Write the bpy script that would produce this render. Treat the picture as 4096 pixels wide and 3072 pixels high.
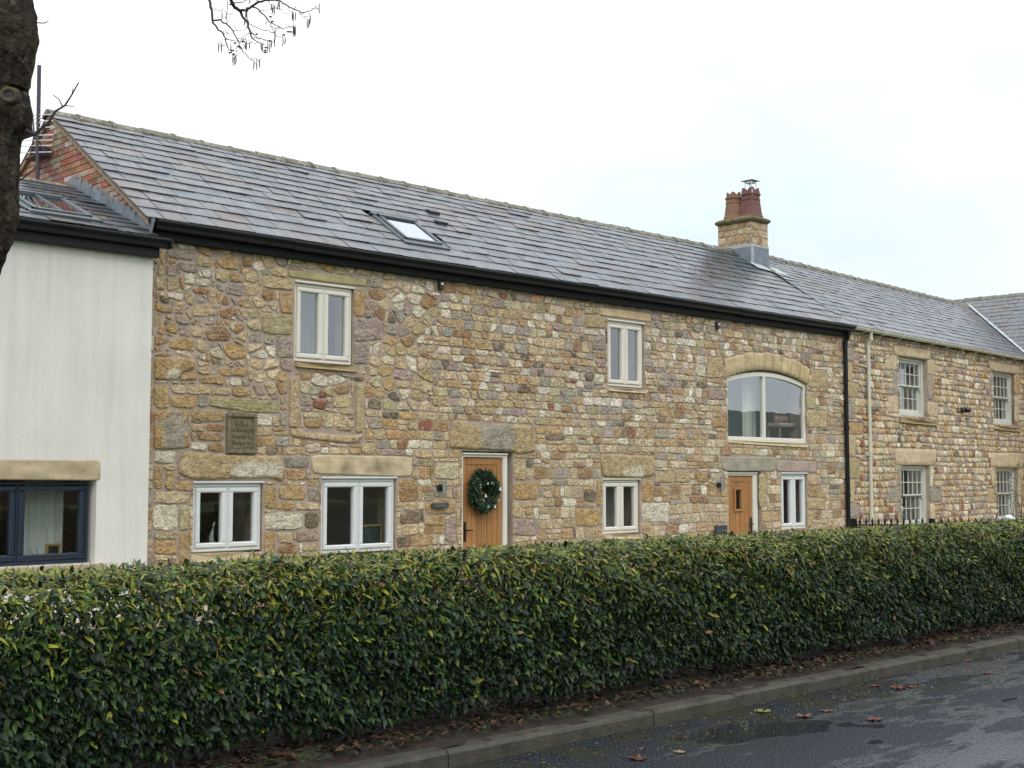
import bpy, math, random
import numpy as np
from mathutils import Vector, Matrix, noise as mnoise
R=math.radians
for o in list(bpy.data.objects): bpy.data.objects.remove(o)
S=bpy.context.scene
# ---------------------------------------------------------------- camera
F=5185.; CX=2048.; CY=1536.; HZ=1907.; DIST=13.8; EYE=1.65
PIT=math.atan((HZ-CY)/F); YAW=R(44.35)
FX,FY=math.sin(YAW),math.cos(YAW)
cam=bpy.data.objects.new('camera',bpy.data.cameras.new('camera')); S.collection.objects.link(cam)
cam.location=(0,-DIST,EYE); cam.rotation_euler=(R(90)+PIT,0,-YAW)
cam.data.sensor_width=36; cam.data.lens=F/4096*36; cam.data.clip_end=2000; cam.data.clip_start=.05
S.camera=cam
# ---------------------------------------------------------------- world: overcast over a Nishita sky
SUN_EL,SUN_AZ=R(42),R(215)      # azimuth clockwise from +Y
W=bpy.data.worlds.new('World'); S.world=W; W.use_nodes=True
nt=W.node_tree; nt.nodes.clear(); N=nt.nodes.new; K=nt.links.new
out=N('ShaderNodeOutputWorld'); bg=N('ShaderNodeBackground'); K(bg.outputs[0],out.inputs[0]); bg.inputs[1].default_value=1
sky=N('ShaderNodeTexSky'); sky.sky_type='NISHITA'; sky.sun_disc=False; sky.sun_elevation=SUN_EL; sky.sun_rotation=SUN_AZ
sc=N('ShaderNodeMix'); sc.data_type='RGBA'; sc.blend_type='MULTIPLY'; sc.inputs[0].default_value=1
K(sky.outputs[0],sc.inputs[6]); sc.inputs[7].default_value=(.1,.1,.1,1)
tc=N('ShaderNodeTexCoord'); sep=N('ShaderNodeSeparateXYZ'); K(tc.outputs['Generated'],sep.inputs[0])
mr=N('ShaderNodeMapRange'); mr.inputs[1].default_value=0; mr.inputs[2].default_value=1; mr.inputs[3].default_value=.84; mr.inputs[4].default_value=1.95
K(sep.outputs[2],mr.inputs[0])
mp=N('ShaderNodeMapping'); mp.inputs['Scale'].default_value=(1.2,1.2,3.2); K(tc.outputs['Generated'],mp.inputs[0])
nz=N('ShaderNodeTexNoise'); nz.inputs['Scale'].default_value=1.5; nz.inputs['Detail'].default_value=5; nz.inputs['Roughness'].default_value=.5; K(mp.outputs[0],nz.inputs[0])
cr=N('ShaderNodeValToRGB'); cr.color_ramp.elements[0].position=.34; cr.color_ramp.elements[0].color=(.72,.82,.90,1); cr.color_ramp.elements[1].position=.55; cr.color_ramp.elements[1].color=(1.,1.,1.,1)
K(nz.outputs[0],cr.inputs[0])
cl=N('ShaderNodeVectorMath'); cl.operation='SCALE'; K(cr.outputs[0],cl.inputs[0]); K(mr.outputs[0],cl.inputs['Scale'])
mx=N('ShaderNodeMix'); mx.data_type='RGBA'; mx.inputs[0].default_value=.90
K(sc.outputs[2],mx.inputs[6]); K(cl.outputs[0],mx.inputs[7]); K(mx.outputs[2],bg.inputs[0])
sl=bpy.data.lights.new('sun','SUN'); sl.energy=.6; sl.angle=R(18); sl.color=(1,.96,.9)
so=bpy.data.objects.new('sun',sl); S.collection.objects.link(so)
sd=Vector((math.sin(SUN_AZ)*math.cos(SUN_EL),math.cos(SUN_AZ)*math.cos(SUN_EL),math.sin(SUN_EL)))
so.rotation_euler=sd.to_track_quat('Z','Y').to_euler()
S.view_settings.view_transform='Standard'; S.view_settings.look='None'; S.view_settings.gamma=1
S.view_settings.exposure=.25
# ---------------------------------------------------------------- unprojection of photo pixels (4096 x 3072) on real planes
def ray(x,y):
    r=(x-CX)/F; u=(CY-y)/F
    f=math.cos(PIT)-u*math.sin(PIT); z=math.sin(PIT)+u*math.cos(PIT)
    return (FX*f+FY*r, FY*f-FX*r, z)
RANG=R(4.07); RX0=22.83
def at(x,y,Y=0.):
    d=ray(x,y); t=(DIST+Y)/d[1]; return (d[0]*t, EYE+d[2]*t)
def atR(x,y,Y=0.):
    d=ray(x,y); s,c=math.sin(RANG),math.cos(RANG); n=(-s,c)
    t=(n[0]*RX0+n[1]*DIST+Y)/(n[0]*d[0]+n[1]*d[1])
    return ((d[0]*t-RX0)*c+(-DIST+d[1]*t)*s, EYE+d[2]*t)
def CK(k,x,y): return (1024*k+.7835*x,1000+.7835*y)
def VV(x,y): return (x*1.8517,y*1.8517)
def atdepth(x,y,dep):
    d=ray(x,y); t=dep/(d[0]*FX+d[1]*FY); return Vector((d[0]*t,-DIST+d[1]*t,EYE+d[2]*t))
def toR(p): # local (u, depth, z) of the right house -> world
    s,c=math.sin(RANG),math.cos(RANG); return (RX0+p[0]*c-p[1]*s, p[0]*s+p[1]*c, p[2])
# ---------------------------------------------------------------- object helpers
COL=S.collection
def lin(c,k=1.):
    r=[]
    for v in c[:3]:
        v=v/255.; r.append(k*(v/12.92 if v<=.04045 else ((v+.055)/1.055)**2.4))
    return tuple(r)
WLOC={}
def tag(o,label=None,cat=None,group=None,kind=None):
    if label: o['label']=label
    if cat: o['category']=cat
    if group: o['group']=group
    if kind: o['kind']=kind
    return o
def thing(name,loc,label,cat,group=None):
    o=bpy.data.objects.new(name,None); COL.objects.link(o); o.location=loc; o.empty_display_size=.2
    WLOC[o]=Vector(loc); return tag(o,label,cat,group)
class MB:
    def __init__(s): s.v=[]; s.f=[]; s.m=[]; s.c=[]; s.hascol=False
    def add(s,vs,fs,m=0,col=None):
        b=len(s.v); s.v.extend([tuple(p) for p in vs])
        if col is not None: s.hascol=True
        if col is not None and isinstance(col,list): s.c.extend(col)
        else: s.c.extend([col or (.5,.5,.5)]*len(vs))
        for f in fs: s.f.append([b+i for i in f]); s.m.append(m)
    def box(s,x0,x1,y0,y1,z0,z1,m=0,col=None):
        s.add([(x0,y0,z0),(x1,y0,z0),(x1,y1,z0),(x0,y1,z0),(x0,y0,z1),(x1,y0,z1),(x1,y1,z1),(x0,y1,z1)],
              [(0,3,2,1),(4,5,6,7),(0,1,5,4),(1,2,6,5),(2,3,7,6),(3,0,4,7)],m,col)
    def bbox(s,x0,x1,y0,y1,z0,z1,b=.006,m=0,col=None):   # box with chamfered vertical/horizontal front edges
        vs=[];
        for (y,i) in ((y1,0),(y0+b,0),(y0,b)):
            vs+= [(x0+i,y,z0+i),(x1-i,y,z0+i),(x1-i,y,z1-i),(x0+i,y,z1-i)]
        fs=[(3,2,1,0)]
        for r in (0,4):
            for k in range(4):
                a,b2=r+k,r+(k+1)%4; fs.append((a,b2,b2+4,a+4))
        fs.append((8,9,10,11)); s.add(vs,fs,m,col)
    def quad(s,a,b,c,d,m=0,col=None): s.add([a,b,c,d],[(0,1,2,3)],m,col)
    def tube(s,pts,rad,n=8,m=0,col=None,cap=True):
        pts=[Vector(p) for p in pts]; L=len(pts)
        if not isinstance(rad,(list,tuple)): rad=[rad]*L
        vs=[];fs=[]; prev=None
        for i,p in enumerate(pts):
            d=(pts[min(i+1,L-1)]-pts[max(i-1,0)])
            if d.length<1e-9: d=Vector((0,0,1))
            d.normalize()
            if prev is None:
                a=Vector((0,0,1)) if abs(d.z)<.9 else Vector((1,0,0)); u=d.cross(a).normalized()
            else:
                u=(prev-d*prev.dot(d)); u=u.normalized() if u.length>1e-6 else d.orthogonal().normalized()
            prev=u; w=d.cross(u)
            for k in range(n):
                t=2*math.pi*k/n; vs.append(tuple(p+(u*math.cos(t)+w*math.sin(t))*rad[i]))
        for i in range(L-1):
            for k in range(n):
                k2=(k+1)%n; fs.append((i*n+k,i*n+k2,(i+1)*n+k2,(i+1)*n+k))
        if cap: fs.append(tuple(range(n-1,-1,-1))); fs.append(tuple((L-1)*n+k for k in range(n)))
        s.add(vs,fs,m,col)
    def prism(s,poly,fn,d0,d1,m=0,col=None):  # poly in 2D -> fn(x,y,d)
        n=len(poly); vs=[fn(x,y,d0) for x,y in poly]+[fn(x,y,d1) for x,y in poly]
        fs=[tuple(range(n-1,-1,-1)),tuple(range(n,2*n))]+[(i,(i+1)%n,n+(i+1)%n,n+i) for i in range(n)]
        s.add(vs,fs,m,col)
    def sweep(s,prof,x0,x1,m=0,col=None,fn=None,segs=1):   # profile (y,z) along x
        n=len(prof); vs=[];fs=[]
        for i in range(segs+1):
            x=x0+(x1-x0)*i/segs
            vs+=[(x,y,z) for y,z in prof]
        for i in range(segs):
            for k in range(n):
                k2=(k+1)%n; fs.append((i*n+k,i*n+k2,(i+1)*n+k2,(i+1)*n+k))
        fs.append(tuple(range(n-1,-1,-1))); fs.append(tuple(segs*n+k for k in range(n)))
        s.add(vs,fs,m,col)
    def xf(s,fn): s.v=[fn(p) for p in s.v]; return s
    def build(s,name,mats,parent=None,smooth=False,label=None):
        L=WLOC.get(parent,Vector((0,0,0))) if parent else Vector((0,0,0))
        me=bpy.data.meshes.new(name)
        me.from_pydata([(p[0]-L.x,p[1]-L.y,p[2]-L.z) for p in s.v],[],s.f)
        if not isinstance(mats,(list,tuple)): mats=[mats]
        for m in mats: me.materials.append(m)
        if len(mats)>1: me.polygons.foreach_set('material_index',s.m)
        if s.hascol:
            a=me.color_attributes.new('Col','FLOAT_COLOR','POINT')
            arr=np.ones((len(s.c),4),dtype=np.float32); arr[:,:3]=np.array(s.c,dtype=np.float32); a.data.foreach_set('color',arr.ravel())
        import bmesh
        bm=bmesh.new(); bm.from_mesh(me); bmesh.ops.recalc_face_normals(bm,faces=bm.faces); bm.to_mesh(me); bm.free()
        if smooth: me.polygons.foreach_set('use_smooth',[True]*len(me.polygons))
        me.update()
        o=bpy.data.objects.new(name,me); COL.objects.link(o)
        if parent: o.parent=parent
        WLOC[o]=L.copy()
        if label: o['label']=label
        return o
# ---------------------------------------------------------------- materials
def mat(name,col=(.5,.5,.5),rough=.6,spec=.5,metal=0,vcol=False,nscale=0,namt=0,bump=0,bscale=20,bdist=.01,streak=None,coat=0,coord='Object',detail=6,speck=None,spscale=60,rvar=0):
    m=bpy.data.materials.new(name); m.use_nodes=True; t=m.node_tree; P=t.nodes['Principled BSDF']
    N=t.nodes.new; K=t.links.new
    P.inputs['Roughness'].default_value=rough; P.inputs['Specular IOR Level'].default_value=spec; P.inputs['Metallic'].default_value=metal
    if coat: P.inputs['Coat Weight'].default_value=coat; P.inputs['Coat Roughness'].default_value=.15
    tc=N('ShaderNodeTexCoord'); src=tc.outputs[coord]
    if vcol: a=N('ShaderNodeAttribute'); a.attribute_name='Col'; c=a.outputs['Color']
    else: r=N('ShaderNodeRGB'); r.outputs[0].default_value=(*col,1); c=r.outputs[0]
    def mixmul(c,fac,lo,hi):
        mr=N('ShaderNodeMapRange'); K(fac,mr.inputs[0]); mr.inputs[1].default_value=.3; mr.inputs[2].default_value=.7; mr.inputs[3].default_value=lo; mr.inputs[4].default_value=hi
        v=N('ShaderNodeVectorMath'); v.operation='SCALE'; K(c,v.inputs[0]); K(mr.outputs[0],v.inputs['Scale']); return v.outputs[0]
    if namt:
        n=N('ShaderNodeTexNoise'); n.inputs['Scale'].default_value=nscale; n.inputs['Detail'].default_value=detail; n.inputs['Roughness'].default_value=.65; K(src,n.inputs[0]); c=mixmul(c,n.outputs[0],1-namt,1+namt)
        if rvar:
            q=N('ShaderNodeMapRange'); K(n.outputs[0],q.inputs[0]); q.inputs[1].default_value=.35; q.inputs[2].default_value=.65; q.inputs[3].default_value=rough-rvar; q.inputs[4].default_value=rough+rvar; K(q.outputs[0],P.inputs['Roughness'])
    if streak:
        mp=N('ShaderNodeMapping'); mp.inputs['Scale'].default_value=streak[0]; K(src,mp.inputs[0]); n=N('ShaderNodeTexNoise'); n.inputs['Scale'].default_value=1; n.inputs['Detail'].default_value=4; K(mp.outputs[0],n.inputs[0]); c=mixmul(c,n.outputs[0],1-streak[1],1+streak[1])
    if speck:
        n=N('ShaderNodeTexNoise'); n.inputs['Scale'].default_value=spscale; n.inputs['Detail'].default_value=3; K(src,n.inputs[0])
        rp=N('ShaderNodeValToRGB'); rp.color_ramp.elements[0].position=.60; rp.color_ramp.elements[1].position=.70; K(n.outputs[0],rp.inputs[0])
        mx=N('ShaderNodeMix'); mx.data_type='RGBA'; K(rp.outputs[0],mx.inputs[0]); K(c,mx.inputs[6]); mx.inputs[7].default_value=(*speck,1); c=mx.outputs[2]
    K(c,P.inputs['Base Color'])
    if bump:
        n=N('ShaderNodeTexNoise'); n.inputs['Scale'].default_value=bscale; n.inputs['Detail'].default_value=5; K(src,n.inputs[0])
        b=N('ShaderNodeBump'); b.inputs['Strength'].default_value=bump; b.inputs['Distance'].default_value=bdist; K(n.outputs[0],b.inputs['Height']); K(b.outputs[0],P.inputs['Normal'])
    return m
M={}
def stone_mat():
    m=mat('rubble_stone',vcol=True,rough=.85,spec=.25,nscale=18,namt=.34,bump=1,bscale=34,bdist=.03,streak=((5,5,30),.16),speck=lin((82,72,58)),spscale=42)
    t=m.node_tree; P=t.nodes['Principled BSDF']; N=t.nodes.new; K=t.links.new
    src=P.inputs['Base Color'].links[0].from_socket; tc=N('ShaderNodeTexCoord')
    for sc,lo,hi,c,amt in ((6,.50,.66,(196,184,158),.55),(8.5,.52,.68,(160,128,84),.5),(11,.56,.72,(96,88,76),.5)):
        n=N('ShaderNodeTexNoise'); n.inputs['Scale'].default_value=sc; n.inputs['Detail'].default_value=6; n.inputs['Roughness'].default_value=.65
        mp=N('ShaderNodeMapping'); mp.inputs['Location'].default_value=(sc*3,sc,0); K(tc.outputs['Object'],mp.inputs[0]); K(mp.outputs[0],n.inputs[0])
        q=N('ShaderNodeMapRange'); K(n.outputs[0],q.inputs[0]); q.inputs[1].default_value=lo; q.inputs[2].default_value=hi; q.inputs[4].default_value=amt
        mx=N('ShaderNodeMix'); mx.data_type='RGBA'; K(q.outputs[0],mx.inputs[0]); K(src,mx.inputs[6]); mx.inputs[7].default_value=(*lin(c),1); src=mx.outputs[2]
    K(src,P.inputs['Base Color'])
    return m
M['stone']=stone_mat()
M['mortar']=mat('lime_mortar',lin((176,160,146)),.95,spec=.15,nscale=5,namt=.22,bump=.8,bscale=55,bdist=.012)
M['ashlar']=mat('dressed_sandstone',lin((186,163,124)),.85,spec=.25,vcol=True,nscale=6,namt=.22,bump=.7,bscale=60,bdist=.008,streak=((3,3,14),.12))
M['date']=mat('weathered_date_stone',lin((122,112,88)),.9,nscale=14,namt=.3,bump=.8,bscale=50,speck=lin((70,66,50)),spscale=25)
M['brick']=mat('gable_brick',vcol=True,rough=.88,nscale=30,namt=.35,bump=.6,bscale=70,speck=lin((190,165,150)),spscale=16)
M['bmortar']=mat('brick_mortar',lin((150,132,108)),.95,nscale=20,namt=.2,bump=.4)
def slate_mat(name,k=1):
    m=mat(name,vcol=True,rough=.31,spec=.85,nscale=3.5,namt=.28,bump=.6,bscale=30,bdist=.007,streak=((30,6,6),.16),speck=lin((112,110,98)),spscale=11,rvar=.12)
    t=m.node_tree; P=t.nodes['Principled BSDF']; N=t.nodes.new; K=t.links.new; src=P.inputs['Base Color'].links[0].from_socket; tc=N('ShaderNodeTexCoord')
    n=N('ShaderNodeTexNoise'); n.inputs['Scale'].default_value=1.1; n.inputs['Detail'].default_value=8; n.inputs['Roughness'].default_value=.7; K(tc.outputs['Object'],n.inputs[0])
    q=N('ShaderNodeMapRange'); K(n.outputs[0],q.inputs[0]); q.inputs[1].default_value=.48; q.inputs[2].default_value=.66; q.inputs[4].default_value=.6
    mx=N('ShaderNodeMix'); mx.data_type='RGBA'; K(q.outputs[0],mx.inputs[0]); K(src,mx.inputs[6]); mx.inputs[7].default_value=(*lin((82,70,66)),1); K(mx.outputs[2],P.inputs['Base Color'])
    return m
M['slate']=slate_mat('wet_roof_slate')
M['ridge']=mat('lichened_ridge_tile',lin((112,110,98)),.85,nscale=7,namt=.5,bump=.8,bscale=30,speck=lin((168,166,150)),spscale=14)
M['skyframe']=mat('grey_rooflight_frame',lin((84,92,96)),.45,nscale=4,namt=.2)
M['lead']=mat('lead_flashing',lin((116,126,134)),.5,spec=.5,nscale=6,namt=.25,bump=.2,streak=((12,12,3),.15))
M['leadpale']=mat('weathered_pale_lead',lin((170,180,182)),.55,nscale=6,namt=.2)
M['black']=mat('black_painted_gutter',(.008,.008,.010),.42,spec=.3,nscale=3,namt=.3)
M['fascia']=mat('dark_timber_fascia',(.009,.009,.010),.6,spec=.2,nscale=12,namt=.4)
M['bluegut']=mat('dark_blue_grey_gutter',lin((22,24,28)),.45,spec=.3,nscale=3,namt=.2)
M['cream']=mat('cream_gutter_plastic',lin((206,203,186)),.45,nscale=3,namt=.1)
M['pvc']=mat('cream_window_frame',lin((226,222,210)),.35,nscale=2,namt=.05)
M['white']=mat('white_window_frame',lin((222,224,224)),.32,nscale=2,namt=.04)
M['sash']=mat('grey_green_sash_paint',lin((208,209,198)),.4,nscale=2,namt=.06)
M['navy']=mat('navy_window_frame',lin((34,46,62)),.35,nscale=2,namt=.08)
M['render']=mat('white_painted_render',lin((225,222,215)),.9,spec=.2,nscale=1.1,namt=.05,bump=.6,bscale=70,bdist=.006,streak=((9,9,.5),.065))
M['oak']=mat('oak_door_boards',lin((168,120,72)),.5,spec=.4,nscale=2,namt=.1,streak=((55,55,1.5),.32))
M['doorgroove']=mat('oak_groove',lin((120,66,28)),.7)
M['iron']=mat('black_iron',(.012,.012,.013),.4,metal=.4)
M['steel']=mat('brushed_steel',(.55,.56,.58),.3,metal=1)
M['darkplastic']=mat('dark_plastic',(.02,.018,.018),.45)
M['slateplate']=mat('slate_plaque',lin((58,68,78)),.5,nscale=20,namt=.2,bump=.2)
M['plateletter']=mat('engraved_letters',lin((120,135,135)),.7)
M['dateletter']=mat('carved_letters',lin((80,73,54)),.95)
M['terracotta']=mat('terracotta_pot',lin((106,70,62)),.6,nscale=5,namt=.25,streak=((4,4,9),.12))
M['buffpot']=mat('buff_clay_pot',lin((128,98,76)),.7,nscale=5,namt=.25,streak=((4,4,9),.12))
M['flaunch']=mat('mossy_mortar_cap',lin((112,104,72)),.95,nscale=9,namt=.4,bump=1,bscale=25,bdist=.03)
M['alu']=mat('aerial_aluminium',(.75,.74,.78),.4,metal=.3)
M['pole']=mat('grey_steel_pole',lin((70,66,74)),.5,metal=.3)
M['room']=mat('room_wall_paint',lin((200,200,190)),.9,nscale=1,namt=.05)
M['teal']=mat('pale_green_room_paint',lin((204,228,218)),.9)
M['roomfloor']=mat('room_floor',lin((96,74,54)),.7)
M['curtain']=mat('pale_curtain_cloth',lin((236,238,230)),.9,streak=((30,30,1),.12))
M['wood']=mat('chair_wood',lin((176,150,128)),.6,streak=((20,20,3),.2))
M['cushion']=mat('cushion_cloth',lin((190,160,146)),.95,nscale=12,namt=.25)
M['frame']=mat('picture_frame_wood',lin((188,150,92)),.5)
M['pictureback']=mat('dark_picture_back',lin((48,44,38)),.8)
M['photos']=mat('photo_collage',lin((80,90,88)),.3,nscale=38,namt=.9,detail=2)
M['ceramic']=mat('white_ceramic',lin((220,220,214)),.3)
M['bark']=mat('alder_bark',lin((58,51,42)),.95,spec=.2,vcol=False,nscale=12,namt=.5,bump=1,bscale=26,bdist=.05,streak=((16,16,2.6),.35),speck=lin((104,100,82)),spscale=10)
M['twig']=mat('alder_twig',lin((58,48,50)),.8,nscale=20,namt=.2)
M['catkin']=mat('alder_catkin',lin((84,64,66)),.85)
M['stem']=mat('hedge_stem',lin((62,42,36)),.8,nscale=20,namt=.3)
def leafmat(name,tr=.12,rough=.42):
    m=bpy.data.materials.new(name); m.use_nodes=True; t=m.node_tree; P=t.nodes['Principled BSDF']; N=t.nodes.new; K=t.links.new
    a=N('ShaderNodeAttribute'); a.attribute_name='Col'; K(a.outputs['Color'],P.inputs['Base Color'])
    P.inputs['Roughness'].default_value=rough; P.inputs['Specular IOR Level'].default_value=.32
    tl=N('ShaderNodeBsdfTranslucent'); K(a.outputs['Color'],tl.inputs[0]); mx=N('ShaderNodeMixShader'); mx.inputs[0].default_value=tr
    K(P.outputs[0],mx.inputs[1]); K(tl.outputs[0],mx.inputs[2]); K(mx.outputs[0],t.nodes['Material Output'].inputs[0]); return m
M['leaf']=leafmat('hedge_leaf'); M['deadleaf']=leafmat('fallen_leaf_brown',.1,.5); M['needle']=leafmat('wreath_leaf',.1,.6)
def glassmat(name,tint=(.9,.95,.95),base=.24,rough=0.):
    m=bpy.data.materials.new(name); m.use_nodes=True; t=m.node_tree; t.nodes.clear(); N=t.nodes.new; K=t.links.new
    o=N('ShaderNodeOutputMaterial'); tr=N('ShaderNodeBsdfTransparent'); tr.inputs[0].default_value=(*tint,1)
    gl=N('ShaderNodeBsdfGlossy'); gl.inputs['Roughness'].default_value=rough; gl.inputs[0].default_value=(.84,.92,1,1)
    lw=N('ShaderNodeLayerWeight'); lw.inputs[0].default_value=.5; pw=N('ShaderNodeMath'); pw.operation='POWER'; pw.inputs[1].default_value=4; K(lw.outputs['Facing'],pw.inputs[0])
    ad=N('ShaderNodeMath'); ad.operation='MULTIPLY_ADD'; ad.inputs[1].default_value=.9; ad.inputs[2].default_value=base; ad.use_clamp=True; K(pw.outputs[0],ad.inputs[0])
    nz=N('ShaderNodeTexNoise'); nz.inputs['Scale'].default_value=1.3; tc=N('ShaderNodeTexCoord'); K(tc.outputs['Object'],nz.inputs[0])
    b=N('ShaderNodeBump'); b.inputs['Strength'].default_value=.12; b.inputs['Distance'].default_value=.01; K(nz.outputs[0],b.inputs['Height']); K(b.outputs[0],gl.inputs['Normal'])
    mx=N('ShaderNodeMixShader'); K(ad.outputs[0],mx.inputs[0]); K(tr.outputs[0],mx.inputs[1]); K(gl.outputs[0],mx.inputs[2]); K(mx.outputs[0],o.inputs[0]); return m
M['glass']=glassmat('double_glazing'); M['aglass']=glassmat('coated_glass_of_arched_window',(.95,1,.98),.30); M['sglass']=glassmat('old_sash_glass',(.9,.95,.95),.04); M['rglass']=glassmat('rooflight_glass',(.25,.28,.3),.35,.04)
def road_mat():
    m=bpy.data.materials.new('wet_asphalt'); m.use_nodes=True; t=m.node_tree; P=t.nodes['Principled BSDF']; N=t.nodes.new; K=t.links.new
    tc=N('ShaderNodeTexCoord'); o=tc.outputs['Object']
    def noise(s,d=4,scale=None,r=.6):
        n=N('ShaderNodeTexNoise'); n.inputs['Scale'].default_value=s; n.inputs['Detail'].default_value=d; n.inputs['Roughness'].default_value=r
        if scale: mp=N('ShaderNodeMapping'); mp.inputs['Scale'].default_value=scale; K(o,mp.inputs[0]); K(mp.outputs[0],n.inputs[0])
        else: K(o,n.inputs[0])
        return n.outputs[0]
    def mr(a,lo,hi,c,d):
        q=N('ShaderNodeMapRange'); K(a,q.inputs[0]); q.inputs[1].default_value=lo; q.inputs[2].default_value=hi; q.inputs[3].default_value=c; q.inputs[4].default_value=d; return q.outputs[0]
    agg=N('ShaderNodeTexVoronoi'); agg.inputs['Scale'].default_value=75; K(o,agg.inputs[0])
    wet=noise(1.1,9,(.55,1.9,1),.70)         # streaks of standing water along the road
    sp=N('ShaderNodeSeparateXYZ'); K(o,sp.inputs[0])
    gx=mr(sp.outputs[0],5,13,-.04,.09); gy=mr(sp.outputs[1],-11,-8.6,.03,-.09); g1=N('ShaderNodeMath'); g1.operation='ADD'; K(gx,g1.inputs[0]); K(gy,g1.inputs[1]); wx=N('ShaderNodeMath'); wx.operation='ADD'; K(wet,wx.inputs[0]); K(g1.outputs[0],wx.inputs[1])
    edge=mr(sp.outputs[1],-9.35,-8.25,0,1)       # towards the kerb
    col=N('ShaderNodeMix'); col.data_type='RGBA'; K(mr(noise(75,2),.42,.68,0,1),col.inputs[0]); col.inputs[6].default_value=(*lin((14,16,19)),1); col.inputs[7].default_value=(*lin((72,78,88)),1)
    mossf=N('ShaderNodeMath'); mossf.operation='MULTIPLY'; K(edge,mossf.inputs[0]); K(mr(noise(2.2,7),.45,.62,0,.9),mossf.inputs[1])
    mc=N('ShaderNodeMix'); mc.data_type='RGBA'; K(mossf.outputs[0],mc.inputs[0]); K(col.outputs[2],mc.inputs[6]); mc.inputs[7].default_value=(*lin((52,54,30)),1)
    K(mc.outputs[2],P.inputs['Base Color'])
    rr=N('ShaderNodeMath'); rr.operation='ADD'; K(mr(wx.outputs[0],.47,.52,.5,.08),rr.inputs[0]); K(mr(edge,0,1,0,.42),rr.inputs[1]); rr.use_clamp=True
    pud=mr(noise(.75,3,(.8,1.6,1)),.56,.60,0,1)
    r2=N('ShaderNodeMix'); r2.data_type='FLOAT'; K(pud,r2.inputs[0]); K(rr.outputs[0],r2.inputs[2]); r2.inputs[3].default_value=.03
    K(r2.outputs[0],P.inputs['Roughness'])
    K(mr(wx.outputs[0],.47,.52,.12,1.),P.inputs['Specular IOR Level'])
    b=N('ShaderNodeBump'); b.inputs['Distance'].default_value=.010
    bs=N('ShaderNodeMath'); bs.operation='MULTIPLY'; K(mr(wx.outputs[0],.47,.53,.9,.14),bs.inputs[0]); iv=mr(pud,0,1,1,.03); K(iv,bs.inputs[1]); K(bs.outputs[0],b.inputs['Strength'])
    hh=N('ShaderNodeMath'); hh.operation='ADD'; K(agg.outputs['Distance'],hh.inputs[0]); K(noise(45,5),hh.inputs[1]); K(hh.outputs[0],b.inputs['Height']); K(b.outputs[0],P.inputs['Normal'])
    return m
M['road']=road_mat()
M['kerb']=mat('concrete_kerb',lin((66,64,53)),.75,nscale=5,namt=.6,bump=.6,bscale=50,speck=lin((36,40,22)),spscale=5)
M['soil']=mat('damp_soil',lin((44,34,25)),.95,nscale=14,namt=.5,bump=1,bscale=30,bdist=.03,speck=lin((52,62,30)),spscale=4)
M['lawn']=mat('lawn_grass',lin((62,92,34)),.95,nscale=30,namt=.4,bump=.8,bscale=60,bdist=.02)
M['field']=mat('far_ground',lin((84,92,58)),.95,nscale=.3,namt=.3)
M['paving']=mat('gravel_path',lin((150,140,122)),.9,nscale=60,namt=.4,bump=.5)
# ---------------------------------------------------------------- stone masonry
PAL={'T':(190,170,134),'O':(182,150,106),'B':(156,122,88),'G':(156,150,136),'W':(214,204,184),'P':(166,148,138),'D':(118,103,88),'R':(146,96,78),'Y':(172,156,116),'C':(202,184,152),'A':(188,164,126)}
def pcol(k,rnd,j=.11):
    c=PAL[k]; b=1+rnd.uniform(-j,j); return tuple(max(0,min(1,v*b*(1+rnd.uniform(-.04,.04)))) for v in lin(c))
def clip(poly,a,b):    # keep the left side of a->b
    r=[]; n=len(poly)
    def side(p): return (b[0]-a[0])*(p[1]-a[1])-(b[1]-a[1])*(p[0]-a[0])
    for i in range(n):
        p,q=poly[i],poly[(i+1)%n]; s1,s2=side(p),side(q)
        if s1>=0: r.append(p)
        if (s1>0 and s2<0) or (s1<0 and s2>0):
            t=s1/(s1-s2); r.append((p[0]+(q[0]-p[0])*t,p[1]+(q[1]-p[1])*t))
    return r
def area(p): return .5*sum(p[i][0]*p[(i+1)%len(p)][1]-p[(i+1)%len(p)][0]*p[i][1] for i in range(len(p)))
def ccw(p): return p if area(p)>0 else p[::-1]
def hull(P):
    P=sorted(set(P))
    def half(P):
        h=[]
        for p in P:
            while len(h)>1 and (h[-1][0]-h[-2][0])*(p[1]-h[-2][1])-(h[-1][1]-h[-2][1])*(p[0]-h[-2][0])<=0: h.pop()
            h.append(p)
        return h[:-1]
    return half(P)+half(P[::-1])
def grow(p,d):
    cx=sum(q[0] for q in p)/len(p); cz=sum(q[1] for q in p)/len(p); r=[]
    for x,z in p:
        r.append((x+(d if x>cx else -d),z+(d if z>cz else -d)))
    return hull(r)
def subtract(cell,ob):
    xs=[p[0] for p in cell]; zs=[p[1] for p in cell]; ox=[p[0] for p in ob]; oz=[p[1] for p in ob]
    if max(xs)<=min(ox) or min(xs)>=max(ox) or max(zs)<=min(oz) or min(zs)>=max(oz): return [cell]
    out=[]; cur=cell
    ed=[(ob[i],ob[(i+1)%len(ob)]) for i in range(len(ob))]
    ed.sort(key=lambda e:abs(e[0][0]-e[1][0])>abs(e[0][1]-e[1][1]))
    for a,b in ed:
        o=clip(cur,b,a)
        if len(o)>2 and abs(area(o))>1e-6: out.append(o)
        cur=clip(cur,a,b)
        if len(cur)<3: return out if len(cur)<3 and out else [cell]
    return out
def minthick(p):
    best=9
    for i in range(len(p)):
        a,b=p[i],p[(i+1)%len(p)]; L=math.hypot(b[0]-a[0],b[1]-a[1])
        if L<1e-6: continue
        h=max(abs((b[0]-a[0])*(q[1]-a[1])-(b[1]-a[1])*(q[0]-a[0]))/L for q in p); best=min(best,h)
    return best
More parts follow.
